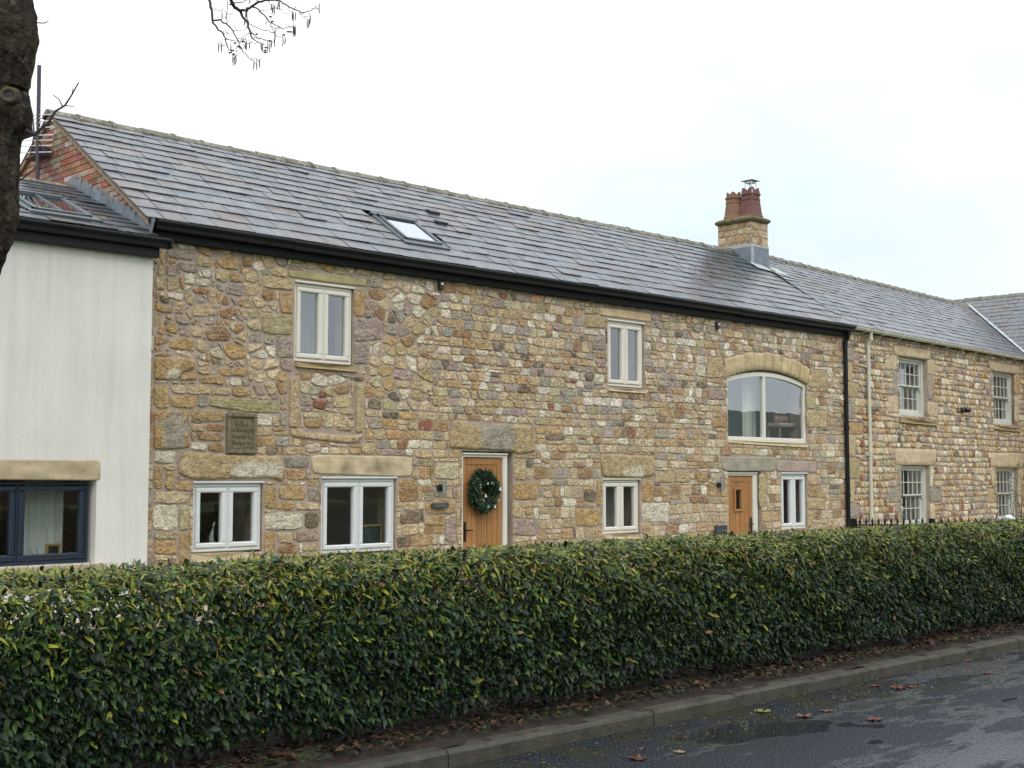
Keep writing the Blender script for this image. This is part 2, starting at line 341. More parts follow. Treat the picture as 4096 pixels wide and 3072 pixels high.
def smooth_outline(p,it=2,q=.25):
    for _ in range(it):
        r=[]
        for i in range(len(p)):
            a,b=p[i],p[(i+1)%len(p)]
            r.append((a[0]+(b[0]-a[0])*q,a[1]+(b[1]-a[1])*q)); r.append((a[0]+(b[0]-a[0])*(1-q),a[1]+(b[1]-a[1])*(1-q)))
        p=r
    return p
def resample(p,n):
    L=[0]
    for i in range(len(p)):
        a,b=p[i],p[(i+1)%len(p)]; L.append(L[-1]+math.hypot(b[0]-a[0],b[1]-a[1]))
    T=L[-1]; r=[]; j=0
    for k in range(n):
        t=T*k/n
        while L[j+1]<t: j+=1
        a,b=p[j],p[(j+1)%len(p)]; f=(t-L[j])/max(1e-9,L[j+1]-L[j]); r.append((a[0]+(b[0]-a[0])*f,a[1]+(b[1]-a[1])*f))
    return r
def put_stone(mb,poly,rnd,col,inset=.01,prot=.022,rough=.006,rounding=.22,fn=None,rings=None,n=None,colfn=None,m=1):
    poly=ccw(poly); cx=sum(q[0] for q in poly)/len(poly); cz=sum(q[1] for q in poly)/len(poly)
    # inset
    if inset:
        k=len(poly); ip=poly
        for i in range(k):
            a,b=poly[i],poly[(i+1)%k]; L=math.hypot(b[0]-a[0],b[1]-a[1])
            if L<1e-5: continue
            nx,nz=-(b[1]-a[1])/L*inset,(b[0]-a[0])/L*inset
            ip=clip(ip,(a[0]+nx,a[1]+nz),(b[0]+nx,b[1]+nz))
            if len(ip)<3: return
        poly=ip
    A=abs(area(poly))
    if A<.0004: return
    p=smooth_outline(poly,2,rounding); size=math.sqrt(A)
    n=n or max(12,min(30,int(10+size*34)))
    p=resample(p,n); sx=rnd.uniform(0,99)
    q=[]
    for i,(x,z) in enumerate(p):
        d=rough*(mnoise.noise(Vector((x*22+sx,z*22,sx))))*1.6+rough*.6*mnoise.noise(Vector((x*55+sx,z*55,sx))); dx,dz=x-cx,z-cz; L=math.hypot(dx,dz) or 1
        q.append((x+dx/L*d,z+dz/L*d))
    rings=rings or [(1.,.012),(.99,-prot*.6),(.93,-prot*.95),(.72,-prot*1.05),(.40,-prot*1.05)]
    vs=[];cs=[]
    tl,tl2=rnd.uniform(-1,1)*prot*.35,rnd.uniform(-1,1)*prot*.35
    hs=max(size,.05)
    for (s,y) in rings:
        for (x,z) in q:
            X,Z=cx+(x-cx)*s,cz+(z-cz)*s
            yy=y
            if y<0: yy+=tl*(X-cx)/hs+tl2*(Z-cz)/hs + prot*.5*mnoise.noise(Vector((X*9+sx,Z*9,sx*.5)))+prot*.4*mnoise.noise(Vector((X*27+sx,Z*34,sx)))
            vs.append((X,yy,Z)); cs.append(colfn(X,Z) if colfn else col)
    vs.append((cx,-prot*1.1+prot*.3*mnoise.noise(Vector((cx*9+sx,cz*9,sx*.5))),cz)); cs.append(colfn(cx,cz) if colfn else col)
    fs=[]; R_=len(rings)
    for r in range(R_-1):
        for i in range(n):
            j=(i+1)%n; fs.append((r*n+i,r*n+j,(r+1)*n+j,(r+1)*n+i))
    for i in range(n): fs.append(((R_-1)*n+i,(R_-1)*n+(i+1)%n,R_*n))
    if fn: vs=[fn(v) for v in vs]
    mb.add(vs,fs,m,cs)
def put_block(mb,poly,rnd,colfn,prot=.03,back=.16,edge=.03,amp=.006,n=64,M_=12,m=0,col=None,fn=None,yoff=0,rd=.08):
    # a long stone as a grid: rounded edges, uneven face
    p=resample(smooth_outline(ccw(poly),2,rd),400); sx=rnd.uniform(0,99)
    x0=min(q[0] for q in p)+.001; x1=max(q[0] for q in p)-.001
    def span(x):
        zs=[]
        for i in range(len(p)):
            a,b=p[i],p[(i+1)%len(p)]
            if (a[0]-x)*(b[0]-x)<=0 and a[0]!=b[0]: t=(x-a[0])/(b[0]-a[0]); zs.append(a[1]+(b[1]-a[1])*t)
        return (min(zs),max(zs)) if len(zs)>1 else (p[0][1],p[0][1]+.001)
    vs=[];cs=[];fs=[]
    for i in range(n+1):
        f=i/n; f=f-.08*math.sin(2*math.pi*f); x=x0+(x1-x0)*f; lo,hi=span(x)
        lo+=amp*.8*mnoise.noise(Vector((x*14,sx,0))); hi+=amp*.8*mnoise.noise(Vector((x*14,sx,9)))
        for j in range(M_+1):
            g=j/M_; g=g-.09*math.sin(2*math.pi*g); z=lo+(hi-lo)*g
            d=min(x-x0,x1-x,z-lo,hi-z); r=min(1,max(0,d)/edge); y=-prot*math.sqrt(1-(1-r)**2)+amp*(mnoise.noise(Vector((x*7+sx,z*9,sx)))+.6*mnoise.noise(Vector((x*21+sx,z*24,sx))))*r
            vs.append((x,y+yoff,z)); cs.append(colfn(x,z) if colfn else col)
    k=M_+1
    for i in range(n):
        for j in range(M_): fs.append((i*k+j,(i+1)*k+j,(i+1)*k+j+1,i*k+j+1))
    b=len(vs)
    rim=[i*k for i in range(n+1)]+[n*k+j for j in range(1,k)]+[i*k+M_ for i in range(n-1,-1,-1)]+[j for j in range(M_-1,0,-1)]
    for r in rim: v=vs[r]; vs.append((v[0],back+yoff,v[2])); cs.append(cs[r])
    R_=len(rim)
    for i in range(R_): fs.append((rim[i],b+i,b+(i+1)%R_,rim[(i+1)%R_]))
    if fn: vs=[fn(v) for v in vs]
    mb.add(vs,fs,m,cs)
def choose(rnd,w):
    t=rnd.uniform(0,sum(v for _,v in w))
    for k,v in w:
        t-=v
        if t<=0: return k
    return w[0][0]
def rows_cells(x0,x1,z0,z1,rnd,hmin,hmax,wmin,wmax,jit=.012,split=.18,topfn=None):
    cells=[]; z=z0; sd=rnd.uniform(0,50); H=[z0]
    while z<z1-hmin*.6: z+=rnd.uniform(hmin,hmax); H.append(min(z,z1) if z>z1-hmin*.5 else z)
    H[-1]=z1
    def bz(i,x):
        if i==0: return z0
        if i==len(H)-1: return topfn(x) if topfn else z1
        return H[i]+.045*mnoise.noise(Vector((x*.8,i*3.1+sd,0)))+.012*mnoise.noise(Vector((x*5,i*7.7+sd,3)))
    for i in range(len(H)-1):
        x=x0; tilt=0; h=H[i+1]-H[i]
        while x<x1-1e-6:
            w=rnd.uniform(wmin,wmax)*(1.25 if rnd.random()<.15 else 1)*(.6 if rnd.random()<.15 else 1)
            nx=x+w
            if nx>x1-wmin*.6: nx=x1; nt_=0
            else: nt_=rnd.uniform(-jit,jit)*1.6
            mid=(x+nx)/2
            c=[(x-tilt,bz(i,x)),(mid,bz(i,mid)),(nx-nt_,bz(i,nx)),(nx+nt_,bz(i+1,nx)),(mid,bz(i+1,mid)),(x+tilt,bz(i+1,x))]
            if w>.16 and h>.12 and rnd.random()<split:
                f=rnd.uniform(.38,.62); zl=c[0][1]+(c[5][1]-c[0][1])*f+rnd.uniform(-.012,.012); zr=c[2][1]+(c[3][1]-c[2][1])*f+rnd.uniform(-.012,.012)
                cells.append(clip(c,(x0-9,zl+(zl-zr)/(nx-x)*(x-x0+9)),(x1+9,zr+(zr-zl)/(nx-x)*(x1+9-nx))))
                cells.append(clip(c,(x1+9,zr+(zr-zl)/(nx-x)*(x1+9-nx)),(x0-9,zl+(zl-zr)/(nx-x)*(x-x0+9))))
            else: cells.append(c)
            x=nx; tilt=nt_
    return cells
def vor_cells(x0,x1,z0,z1,rnd,dx,dz,asp=1.5,jit=.42,botfn=None,extra=.12):
    sc=asp; pts=[]; i=0; z=z0+dz/2
    while z<z1+dz:
        x=x0-dx/2+(dx/2 if i%2 else 0)
        while x<x1+dx:
            if rnd.random()>extra: pts.append((x+rnd.uniform(-jit,jit)*dx,(z+rnd.uniform(-jit,jit)*dz)*sc))
            x+=dx*rnd.uniform(.75,1.25)
        z+=dz; i+=1
    grid={}; g=dx*1.2
    for k,p in enumerate(pts): grid.setdefault((int(p[0]//g),int(p[1]//g)),[]).append(k)
    cells=[]
    for k,p in enumerate(pts):
        c=[(x0,z0*sc),(x1,z0*sc),(x1,z1*sc),(x0,z1*sc)]
        gi,gj=int(p[0]//g),int(p[1]//g); nb=[]
        for a in range(-3,4):
            for b in range(-3,4): nb+=grid.get((gi+a,gj+b),[])
        nb.sort(key=lambda j:(pts[j][0]-p[0])**2+(pts[j][1]-p[1])**2)
        for j in nb[1:26]:
            q=pts[j]; m_=((p[0]+q[0])/2,(p[1]+q[1])/2); d=(q[0]-p[0],q[1]-p[1])
            c=clip(c,m_,(m_[0]-d[1],m_[1]+d[0]))
            if len(c)<3: break
        if len(c)>2:
            c=[(a,b/sc) for a,b in c]; cells.append(c)
    return cells
def lay_masonry(mb,cells,obst,rnd,colf,inset,prot,rounding,rough=.006,fn=None,minT=.035,minA=.0016):
    for c in cells:
        ps=[ccw(c)]
        for ob in obst:
            nx=[]
            for p in ps: nx+=subtract(p,ob)
            ps=nx
        for p in ps:
            p=hull(p) if len(p)>3 else p
            if len(p)<3 or abs(area(p))<minA or minthick(p)<minT: continue
            cx=sum(q[0] for q in p)/len(p); cz=sum(q[1] for q in p)/len(p)
            put_stone(mb,p,rnd,colf(cx,cz,rnd),inset=inset(cx,cz)*rnd.uniform(.7,1.4),prot=prot*rnd.uniform(.6,1.4),rounding=rounding(cx,cz),rough=rough,fn=fn)
def wall_slab(mb,x0,x1,z0,z1,ops,T=.45,m=0,y0=0.,rev=None):
    # ops: list of (xa,xb,za,zb,arch height or 0)
    xs=sorted({x0,x1,*[v for o in ops for v in o[:2]]}); zs=sorted({z0,z1,*[v for o in ops for v in (o[2],o[3])]})
    rev=rev or T
    for i in range(len(xs)-1):
        for j in range(len(zs)-1):
            a,b,c,d=xs[i],xs[i+1],zs[j],zs[j+1]; mx_,mz=(a+b)/2,(c+d)/2
            if any(o[0]<mx_<o[1] and o[2]<mz<o[3] for o in ops): continue
            mb.add([(a,y0,c),(b,y0,c),(b,y0,d),(a,y0,d)],[(0,1,2,3)],m)
            mb.add([(a,y0+T,c),(b,y0+T,c),(b,y0+T,d),(a,y0+T,d)],[(3,2,1,0)],m)
    for o in ops:
        a,b,c,d=o[:4]
        if o[4]:
            n=16; P=[(a+(b-a)*k/n, d-o[4]*(2*k/n-1)**2) for k in range(n+1)]
            for k in range(n):
                (xa,za),(xb,zb)=P[k],P[k+1]
                for yy in (y0,y0+T): mb.add([(xa,yy,za),(xb,yy,zb),(xb,yy,d+.0005),(xa,yy,d+.0005)],[(0,1,2,3)],m)
                mb.add([(xa,y0,za),(xb,y0,zb),(xb,y0+T,zb),(xa,y0+T,za)],[(0,1,2,3)],m)
            h=d-o[4]
        else:
            h=d; mb.add([(a,y0,d),(b,y0,d),(b,y0+T,d),(a,y0+T,d)],[(0,1,2,3)],m)
        mb.add([(a,y0,c),(b,y0,c),(b,y0+T,c),(a,y0+T,c)],[(3,2,1,0)],m)
        mb.add([(a,y0,c),(a,y0+T,c),(a,y0+T,h),(a,y0,h)],[(0,1,2,3)],m)
        mb.add([(b,y0,c),(b,y0+T,c),(b,y0+T,h),(b,y0,h)],[(3,2,1,0)],m)
# ---------------------------------------------------------------- windows & doors
def ring(mb,x0,x1,z0,z1,w,y0,y1,b=.008,top=None,bot=None):
    t=top or w; bo=bot or w
    mb.bbox(x0,x0+w,y0,y1,z0+bo,z1-t,b); mb.bbox(x1-w,x1,y0,y1,z0+bo,z1-t,b)
    mb.bbox(x0,x1,y0-.0015,y1,z1-t,z1,b); mb.bbox(x0,x1,y0-.0015,y1,z0,z0+bo,b)
def casement(parent,x0,x1,z0,z1,mt,set_=.08,n=2,head=True,xfn=None,name='window',split=None,label=None):
    f=MB(); ring(f,x0,x1,z0,z1,.04,set_,set_+.07)
    cuts=[x0+.04]+[x0+.04+(x1-x0-.08)*k/n for k in range(1,n)]+[x1-.04]
    if split: cuts=[x0+.04]+split+[x1-.04]
    for c in cuts[1:-1]: f.bbox(c-.014,c+.014,set_-.004,set_+.07,z0+.04,z1-.04,.004)
    if head: f.bbox(x0-.01,x1+.02,set_-.05,set_+.02,z1+.006,z1+.032,.004)
    if xfn: f.xf(xfn)
    w=f.build(name,mt,parent,label=label)
    for k in range(n):
        a=cuts[k]+(.018 if k else .004); b=cuts[k+1]-(.018 if k<n-1 else .004)
        s=MB(); ring(s,a,b,z0+.045,z1-.045,.062,set_-.018,set_+.05,.014)
        if xfn: s.xf(xfn)
        s.build('casement',mt,w)
        g=MB(); g.quad((a+.05,set_+.03,z0+.1),(b-.05,set_+.03,z0+.1),(b-.05,set_+.03,z1-.1),(a+.05,set_+.03,z1-.1))
        if xfn: g.xf(xfn)
        g.build('pane',M['glass'],w)
    return w
def sash_window(parent,x0,x1,z0,z1,set_=.1):
    mt=M['sash']; f=MB(); ring(f,x0,x1,z0,z1,.085,set_,set_+.16,.006,top=.06,bot=.07)
    w=f.xf(toR).build('sash_window',mt,parent); mid=(z0+z1)/2+.01
    for (a,b,c,d,y,nm) in ((x0+.09,x1-.09,mid,z1-.065,set_+.03,'upper_sash'),(x0+.09,x1-.09,z0+.075,mid+.03,set_+.085,'lower_sash')):
        s=MB(); ring(s,a,b,c,d,.045,y,y+.045,.006,bot=.075 if nm[0]=='l' else .035)
        cb=c+(.075 if nm[0]=='l' else .035)
        for k in range(1,5):
            x=a+.045+(b-a-.09)*k/5; s.box(x-.008,x+.008,y+.010,y+.028,cb,d-.045)
        zz=(cb+d-.045)/2; s.box(a+.045,b-.045,y+.008,y+.033,zz-.009,zz+.009)
        if nm[0]=='u':
            for x in (a+.02,b-.02): s.box(x-.018,x+.018,y+.002,y+.04,c-.06,c)
        s.xf(toR).build(nm,mt,w)
        g=MB(); g.quad((a+.03,y+.022,c+.03),(b-.03,y+.022,c+.03),(b-.03,y+.022,d-.03),(a+.03,y+.022,d-.03)); g.xf(toR).build('pane',M['glass'],w)
    return w
def door(parent,x0,x1,z0,z1,leafx,handle_left,win,label=None,set_=.04):
    # frame x0..x1, leaf leafx
    lf=MB(); a,b=leafx; top=z1-.075; y=set_+.03; g=MB()
    st=.085
    lf.bbox(a,a+st,y,y+.045,z0+.02,top,.004); lf.bbox(b-st,b,y,y+.045,z0+.02,top,.004); lf.bbox(a+st+.001,b-st-.001,y-.001,y+.045,top-.10,top,.004)
    n=6; x=a+st+.002; pw=(b-st-.002-x)/n
    for k in range(n):
        u0,u1=x+k*pw,x+(k+1)*pw
        if win and u1>win[0]+.02 and u0<win[1]-.02:
            lf.bbox(u0+.003,u1-.003,y+.008,y+.04,z0+.02,win[2],.005); lf.bbox(u0+.003,u1-.003,y+.008,y+.04,win[3],top-.101,.005)
        else: lf.bbox(u0+.003,u1-.003,y+.008,y+.04,z0+.02,top-.101,.005)
    lf.box(a+.01,win[0],y+.03,y+.044,z0+.03,top-.01); lf.box(win[1],b-.01,y+.03,y+.044,z0+.03,top-.01); lf.box(win[0],win[1],y+.03,y+.044,z0+.03,win[2]); lf.box(win[0],win[1],y+.03,y+.044,win[3],top-.01)
    ring(lf,win[0]-.035,win[1]+.035,win[2]-.035,win[3]+.035,.045,y-.018,y+.03,.01)
    d=lf.build('door',M['oak'],parent,label=label)
    f=MB(); w=.06
    f.bbox(x0,a-.006,set_,set_+.1,z0,z1,.008); f.bbox(b+.006,x1,set_,set_+.1,z0,z1,.008); f.bbox(a-.006,b+.006,set_-.001,set_+.1,top+.006,z1,.008)
    f.bbox(x0+.02,x1-.02,set_-.03,set_-.002,z1-.03,z1-.005,.005)
    f.build('door_frame',M['pvc'],d)
    g.quad((win[0]-.005,y+.02,win[2]-.005),(win[1]+.005,y+.02,win[2]-.005),(win[1]+.005,y+.02,win[3]+.005),(win[0]-.005,y+.02,win[3]+.005)); g.build('door_pane',M['glass'],d)
    h=MB(); hx=a+.045 if handle_left else b-.045; hz=z0+.98 if handle_left else z0+.9
    h.bbox(hx-.022,hx+.022,y-.012,y-.001,hz-.16,hz+.12,.003); h.tube([(hx,y-.005,hz),(hx,y-.055,hz)],.011,8)
    s_=1 if handle_left else -1; h.tube([(hx,y-.05,hz),(hx+s_*.08,y-.052,hz+.004),(hx+s_*.13,y-.045,hz-.004)],[.011,.009,.007],8)
    h.build('handle',M['iron'],d)
    return d
# ---------------------------------------------------------------- slates
def slates(mb,O,U,Vv,Nn,u0,u1,vlen,rows,wr,rnd,cols,clipf=None,holes=(),t=.012):
    O,U,Vv,Nn=[Vector(a) for a in (O,U,Vv,Nn)]
    def P(u,v,d): return tuple(O+U*u+Vv*v+Nn*d)
    v=0
    for ri,h in enumerate(rows):
        u=u0-rnd.uniform(0,wr[0]); up=min(v+h*1.12,vlen)
        while u<u1:
            w=rnd.uniform(*wr); a,b=u+.005,u+w-.005; u+=w
            a=max(a,u0+.001); b=min(b,u1)
            if b-a<.04: continue
            jl=rnd.uniform(-.009,.009); k=4
            lo=[(a+(b-a)*i/k, v+jl+rnd.uniform(-.005,.005)) for i in range(k+1)]
            poly=lo+[(b,up),(a,up)]
            if any(hh[0]<(a+b)/2<hh[1] and hh[2]<v+h/2<hh[3] for hh in holes): continue
            if clipf:
                for ln in clipf: poly=clip(poly,*ln)
                if len(poly)<3 or abs(area(poly))<.002: continue
            lift=t*rnd.uniform(.7,1.4) if rnd.random()>.03 else t*1.7; c=cols(rnd,ri/len(rows),a); tw=rnd.uniform(-.004,.004)
            n=len(poly); hv=up-v
            fd=lambda q:lift*(1-(q[1]-v)/hv)+.002+tw*(q[0]-a)/(b-a)
            top=[P(q[0],q[1],fd(q)+t*.8) for q in poly]; bot=[P(q[0],q[1],fd(q)-t*.25) for q in poly]
            mb.add(top+bot,[tuple(range(n)),tuple(range(2*n-1,n-1,-1))]+[(i,n+i,n+(i+1)%n,(i+1)%n) for i in range(n)],0,c)
        v+=h
def row_list(vlen,h0,h1):
    r=[];v=0
    while v<vlen-.05: f=v/vlen; h=h0+(h1-h0)*f; r.append(h); v+=h
    return r
def slate_cols(rnd,f,u):
    k=rnd.random()+.25*(f-.45)+.22*mnoise.noise(Vector((u*.6,f*3,1)))
    if k<.56: c=(80,88,98)
    elif k<.76: c=(70,78,90)
    elif k<.92: c=(86,84,88)
    elif k<1.02: c=(86,78,76)
    else: c=(98,98,92)
    b=rnd.uniform(.64,.98); return tuple(v*b for v in lin(c))
def ridge_tiles(mb,x0,x1,yr,zr,L=.46,fn=None,rnd=random,slope=.73,w=.125):
    n=max(1,int(round((x1-x0)/L))); L=(x1-x0)/n
    for k in range(n):
        a=x0+k*L; b=a+L; dz=rnd.uniform(-.006,.006); dy=rnd.uniform(-.006,.006)
        for (p,q,th) in ((a+.004,b-.05,.0),(b-.055,b+.005,.013)):
            W_=w+th; pr=[(-W_,-W_*slope-.0),(-.05,-.02),(0,.006),(.05,-.02),(W_,-W_*slope),(W_,-W_*slope-.03),(0,-.05),(-W_,-W_*slope-.03)]
            pr=[(yr+dy+y,zr+.035+th+dz+z) for y,z in pr]
            m2=MB(); m2.sweep(pr,p,q)
            mb.add([fn(v) if fn else v for v in m2.v],m2.f,0)
# ================================================================ MAIN STONE HOUSE
rnd=random.Random(7)
XA,XB=7.50,22.80; EAVE=4.66
house=thing('stone_house',(XA,0,0),'long sandstone rubble cottage row with wet slate roof and oak doors','house')
OPS={ # name:(x0,x1,z0,z1,arch)
 'W1':(9.58,10.535,3.12,4.185,0),'W2':(8.155,9.145,.72,1.60,0),'W3':(10.03,11.285,.60,1.655,0),'W4':(15.635,16.57,3.10,4.205,0),
 'W5':(15.50,16.44,.72,1.63,0),'W6':(20.485,21.37,.66,1.735,0),'AR':(18.85,21.415,2.29,3.62,.20),'D1':(12.49,13.51,-.12,2.02,0),'D2':(18.85,19.86,-.12,1.76,0)}
w=MB(); wall_slab(w,XA,XB,-.3,EAVE,list(OPS.values()),T=.42)
wall_slab(w,XA+.01,XB-.01,-.3,EAVE,[(9,10.3,3.0,4.2,0),(12.2,13.6,3.0,4.2,0),(15,16.5,2.9,4.3,0),(18.4,22.3,2.5,4.4,0),(8.6,10.4,.9,2.0,0),(18.5,20,.9,2.0,0)],T=.3,y0=5.0)  # back wall; its unseen openings are added to let daylight into the rooms
HS=[ # hand placed stones: colour, crop, points (crop scale .7835)
('P',0,[(855,0),(990,10),(988,55),(858,38)]),('O',0,[(1095,40),(1150,28),(1218,38),(1218,103),(1125,90)]),('B',0,[(1235,32),(1283,35),(1280,85),(1235,80)]),
('T',0,[(1008,28),(1078,38),(1078,88),(1008,80)]),('P',0,[(912,62),(1010,75),(1005,118),(925,108)]),('P',0,[(848,78),(895,76),(900,135),(848,130)]),
('W',0,[(940,120),(992,122),(990,178),(943,175)]),('T',0,[(850,142),(905,142),(918,190),(880,210),(852,205)]),('W',0,[(1020,105),(1075,98),(1075,138),(1040,138)]),
('T',0,[(1095,95),(1170,102),(1168,155),(1135,165),(1098,145)]),('W',0,[(998,148),(1065,150),(1065,185),(1000,182)]),('T',0,[(790,135),(838,135),(838,205),(790,200)]),
('B',0,[(978,195),(1050,195),(1050,222),(990,222)]),('P',0,[(1145,195),(1185,165),(1240,180),(1240,235),(1160,225)]),('W',0,[(850,218),(935,225),(930,262),(855,245)]),
('T',0,[(942,228),(990,225),(988,280),(945,275)]),('D',0,[(815,240),(870,245),(865,275),(815,262)]),('O',0,[(790,270),(885,300),(880,320),(790,310)]),
('T',0,[(970,305),(1010,282),(1070,280),(1102,310),(1098,335),(985,340)]),('B',0,[(1118,310),(1190,280),(1215,318),(1160,350),(1125,340)]),('P',0,[(888,330),(945,335),(975,362),(965,382),(900,370)]),
('O',0,[(840,395),(885,365),(908,395),(905,430),(845,415)]),('T',0,[(962,400),(990,388),(1035,410),(1030,445),(980,440)]),('B',0,[(1045,405),(1080,388),(1150,388),(1182,430),(1170,465),(1060,462)]),
('O',0,[(855,485),(910,452),(970,445),(988,475),(982,515),(865,500)]),('T',0,[(998,458),(1050,470),(1045,525),(1000,515)]),('O',0,[(1140,490),(1185,468),(1252,510),(1250,550),(1190,560),(1145,530)]),
('C',0,[(1070,510),(1110,490),(1138,530),(1130,560),(1075,540)]),('O',0,[(790,440),(865,450),(850,475),(790,485)]),('O',0,[(918,632),(1000,615),(1005,660),(920,668)]),
('O',0,[(1115,605),(1255,600),(1258,645),(1125,640)]),('T',0,[(1010,600),(1078,595),(1075,632),(1012,632)]),('O',0,[(1015,642),(1145,645),(1145,688),(1018,680)]),
('W',0,[(1170,655),(1232,652),(1232,695),(1175,690)]),('O',0,[(785,685),(858,685),(858,810),(785,805)]),('C',0,[(868,688),(948,692),(945,735),(880,730)]),
('T',0,[(955,688),(1078,690),(1075,738),(955,735)]),('T',0,[(1090,700),(1178,705),(1178,740),(1095,738)]),('O',0,[(1185,700),(1275,702),(1270,748),(1188,745)]),
('O',0,[(865,742),(1000,745),(1000,810),(865,800)]),('G',0,[(1008,740),(1062,740),(1060,800),(1010,800)]),('Y',0,[(1068,748),(1425,775),(1425,835),(1307,828),(1068,798)]),
('O',0,[(970,815),(1145,822),(1148,870),(1050,880),(972,855)]),('T',0,[(975,890),(1045,890),(1042,928),(975,925)]),('B',0,[(1052,888),(1140,892),(1140,926),(1052,922)]),
('B',0,[(1005,932),(1140,938),(1140,976),(1010,970)]),('T',0,[(975,932),(1000,932),(998,975),(978,975)]),('W',0,[(975,985),(1055,985),(1050,1022),(975,1020)]),('B',0,[(1060,988),(1138,990),(1138,1030),(1065,1025)]),
('W',0,[(785,1025),(898,1025),(895,1088),(785,1086)]),('O',0,[(785,1096),(828,1100),(825,1222),(782,1220)]),('C',0,[(832,1096),(895,1096),(893,1125),(835,1122)]),
('O',0,[(845,1130),(893,1128),(885,1225),(842,1222)]),('O',0,[(897,1178),(975,1180),(970,1230),(893,1225)]),('C',0,[(780,1235),(965,1235),(962,1292),(785,1290)]),
('W',0,[(780,1303),(890,1300),(905,1330),(905,1430),(778,1432)]),('T',0,[(915,1300),(960,1300),(960,1430),(915,1430)]),('T',0,[(790,1442),(910,1445),(908,1475),(790,1475)]),
('O',0,[(785,1482),(905,1482),(900,1555),(785,1550)]),('O',0,[(916,1445),(960,1445),(960,1610),(914,1610)]),
('O',1,[(42,1203),(100,1200),(105,1325),(42,1320)]),('O',1,[(115,1205),(255,1205),(252,1275),(118,1270)]),('O',1,[(108,1282),(193,1282),(190,1328),(108,1325)]),
('C',1,[(200,1290),(318,1288),(318,1325),(205,1325)]),('W',1,[(42,1345),(235,1340),(232,1425),(42,1430)]),('O',1,[(42,1435),(95,1435),(95,1560),(42,1560)]),
('T',1,[(108,1440),(187,1440),(187,1500),(110,1495)]),('D',1,[(245,1340),(318,1338),(318,1418),(248,1418)]),('P',1,[(208,1430),(318,1425),(318,1480),(205,1493)]),
('B',1,[(108,1505),(215,1500),(215,1548),(108,1548)]),('T',1,[(240,1500),(318,1495),(315,1535),(240,1538)]),('G',1,[(145,1050),(270,1052),(272,1108),(150,1112)]),
('O',1,[(150,1118),(250,1118),(250,1175),(155,1172)]),('P',1,[(265,1210),(318,1215),(318,1285),(262,1280)]),
('T',1,[(30,130),(188,150),(186,208),(30,190)]),('O',1,[(118,212),(188,218),(186,325),(120,318)]),('Y',1,[(28,325),(186,332),(186,436),(30,425)]),('P',1,[(100,450),(186,447),(184,552),(105,545)]),
('O',1,[(500,213),(552,216),(550,340),(500,340)]),('P',1,[(500,348),(620,352),(655,400),(640,455),(500,468)]),('P',1,[(500,474),(575,476),(572,583),(498,580)]),
('C',1,[(170,650),(212,650),(213,905),(166,905)]),('C',1,[(508,682),(545,682),(545,925),(508,932)]),
('T',1,[(535,985),(608,985),(608,1040),(538,1040)]),('W',1,[(255,992),(325,990),(325,1032),(255,1030)]),('C',1,[(910,1085),(1034,1085),(1034,1170),(912,1168)]),
('O',1,[(860,1300),(930,1265),(1018,1275),(1014,1345),(865,1350)]),('P',1,[(968,1380),(1018,1362),(1018,1500),(962,1480)]),('O',1,[(858,1362),(962,1358),(962,1405),(860,1405)]),
('R',1,[(283,770),(350,765),(372,790),(340,815),(290,805)]),('R',1,[(330,715),(362,750),(315,752)]),('O',1,[(242,862),(330,862),(343,885),(330,908),(250,905)]),
('T',2,[(10,1065),(70,1068),(68,1175),(10,1170)]),('O',2,[(5,1185),(142,1185),(130,1275),(5,1272)]),('T',2,[(2,1282),(50,1285),(45,1362),(0,1362)]),
('P',2,[(0,1372),(130,1378),(128,1458),(0,1455)]),('O',2,[(665,1175),(720,1180),(718,1285),(663,1285)]),('W',2,[(663,1292),(800,1290),(798,1390),(663,1385)]),
('T',2,[(663,1395),(718,1398),(720,1475),(665,1445)]),('O',2,[(322,1322),(448,1322),(446,1410),(325,1408)]),('D',2,[(365,1230),(425,1230),(425,1285),(368,1285)]),
('O',2,[(434,1170),(450,1175),(448,1310),(430,1310)]),('T',2,[(725,1130),(825,1130),(822,1188),(728,1185)]),('T',2,[(830,1125),(905,1128),(905,1185),(830,1185)]),
('O',2,[(935,1130),(995,1135),(1000,1185),(945,1180)]),('T',2,[(372,332),(474,338),(473,400),(372,395)]),('P',2,[(405,445),(474,447),(474,512),(408,510)]),
('W',2,[(365,405),(440,410),(440,435),(365,428)]),('B',2,[(425,522),(474,524),(474,552),(425,550)]),('P',2,[(430,557),(474,560),(474,602),(432,600)]),
('T',2,[(370,295),(438,297),(438,326),(370,326)]),('G',2,[(920,382),(965,380),(972,410),(950,425),(918,405)]),('W',2,[(940,580),(985,590),(985,650),(940,640)]),
('P',2,[(998,702),(1086,705),(1086,765),(1000,762)]),('T',2,[(995,545),(1070,550),(1084,650),(995,655)]),('O',2,[(1020,858),(1088,855),(1090,905),(1022,905)]),
('O',2,[(1040,1205),(1005,1230),(1000,1185)]),('T',2,[(1262,1140),(1298,1145),(1298,1310),(1262,1310)]),('T',3,[(197,818),(300,820),(300,910),(197,905)]),
('T',3,[(197,722),(240,725),(238,810),(197,808)]),('T',3,[(228,612),(300,615),(300,700),(200,700)]),('C',3,[(200,1148),(265,1150),(268,1200),(200,1195)]),
('O',3,[(200,1210),(255,1205),(250,1262),(202,1258)]),('T',3,[(200,1268),(300,1270),(290,1325),(200,1322)]),('T',3,[(202,1332),(228,1335),(228,1418),(202,1415)]),('T',3,[(215,1400),(300,1402),(300,1450),(215,1450)]),
]
def MP(k,pts): return [at(*CK(k,*p)) for p in pts]
obst=[]
for o in OPS.values(): obst.append(ccw([(o[0],o[2]),(o[1],o[2]),(o[1],o[3]),(o[0],o[3])]))
hand=[(c,ccw(MP(k,p))) for c,k,p in HS]
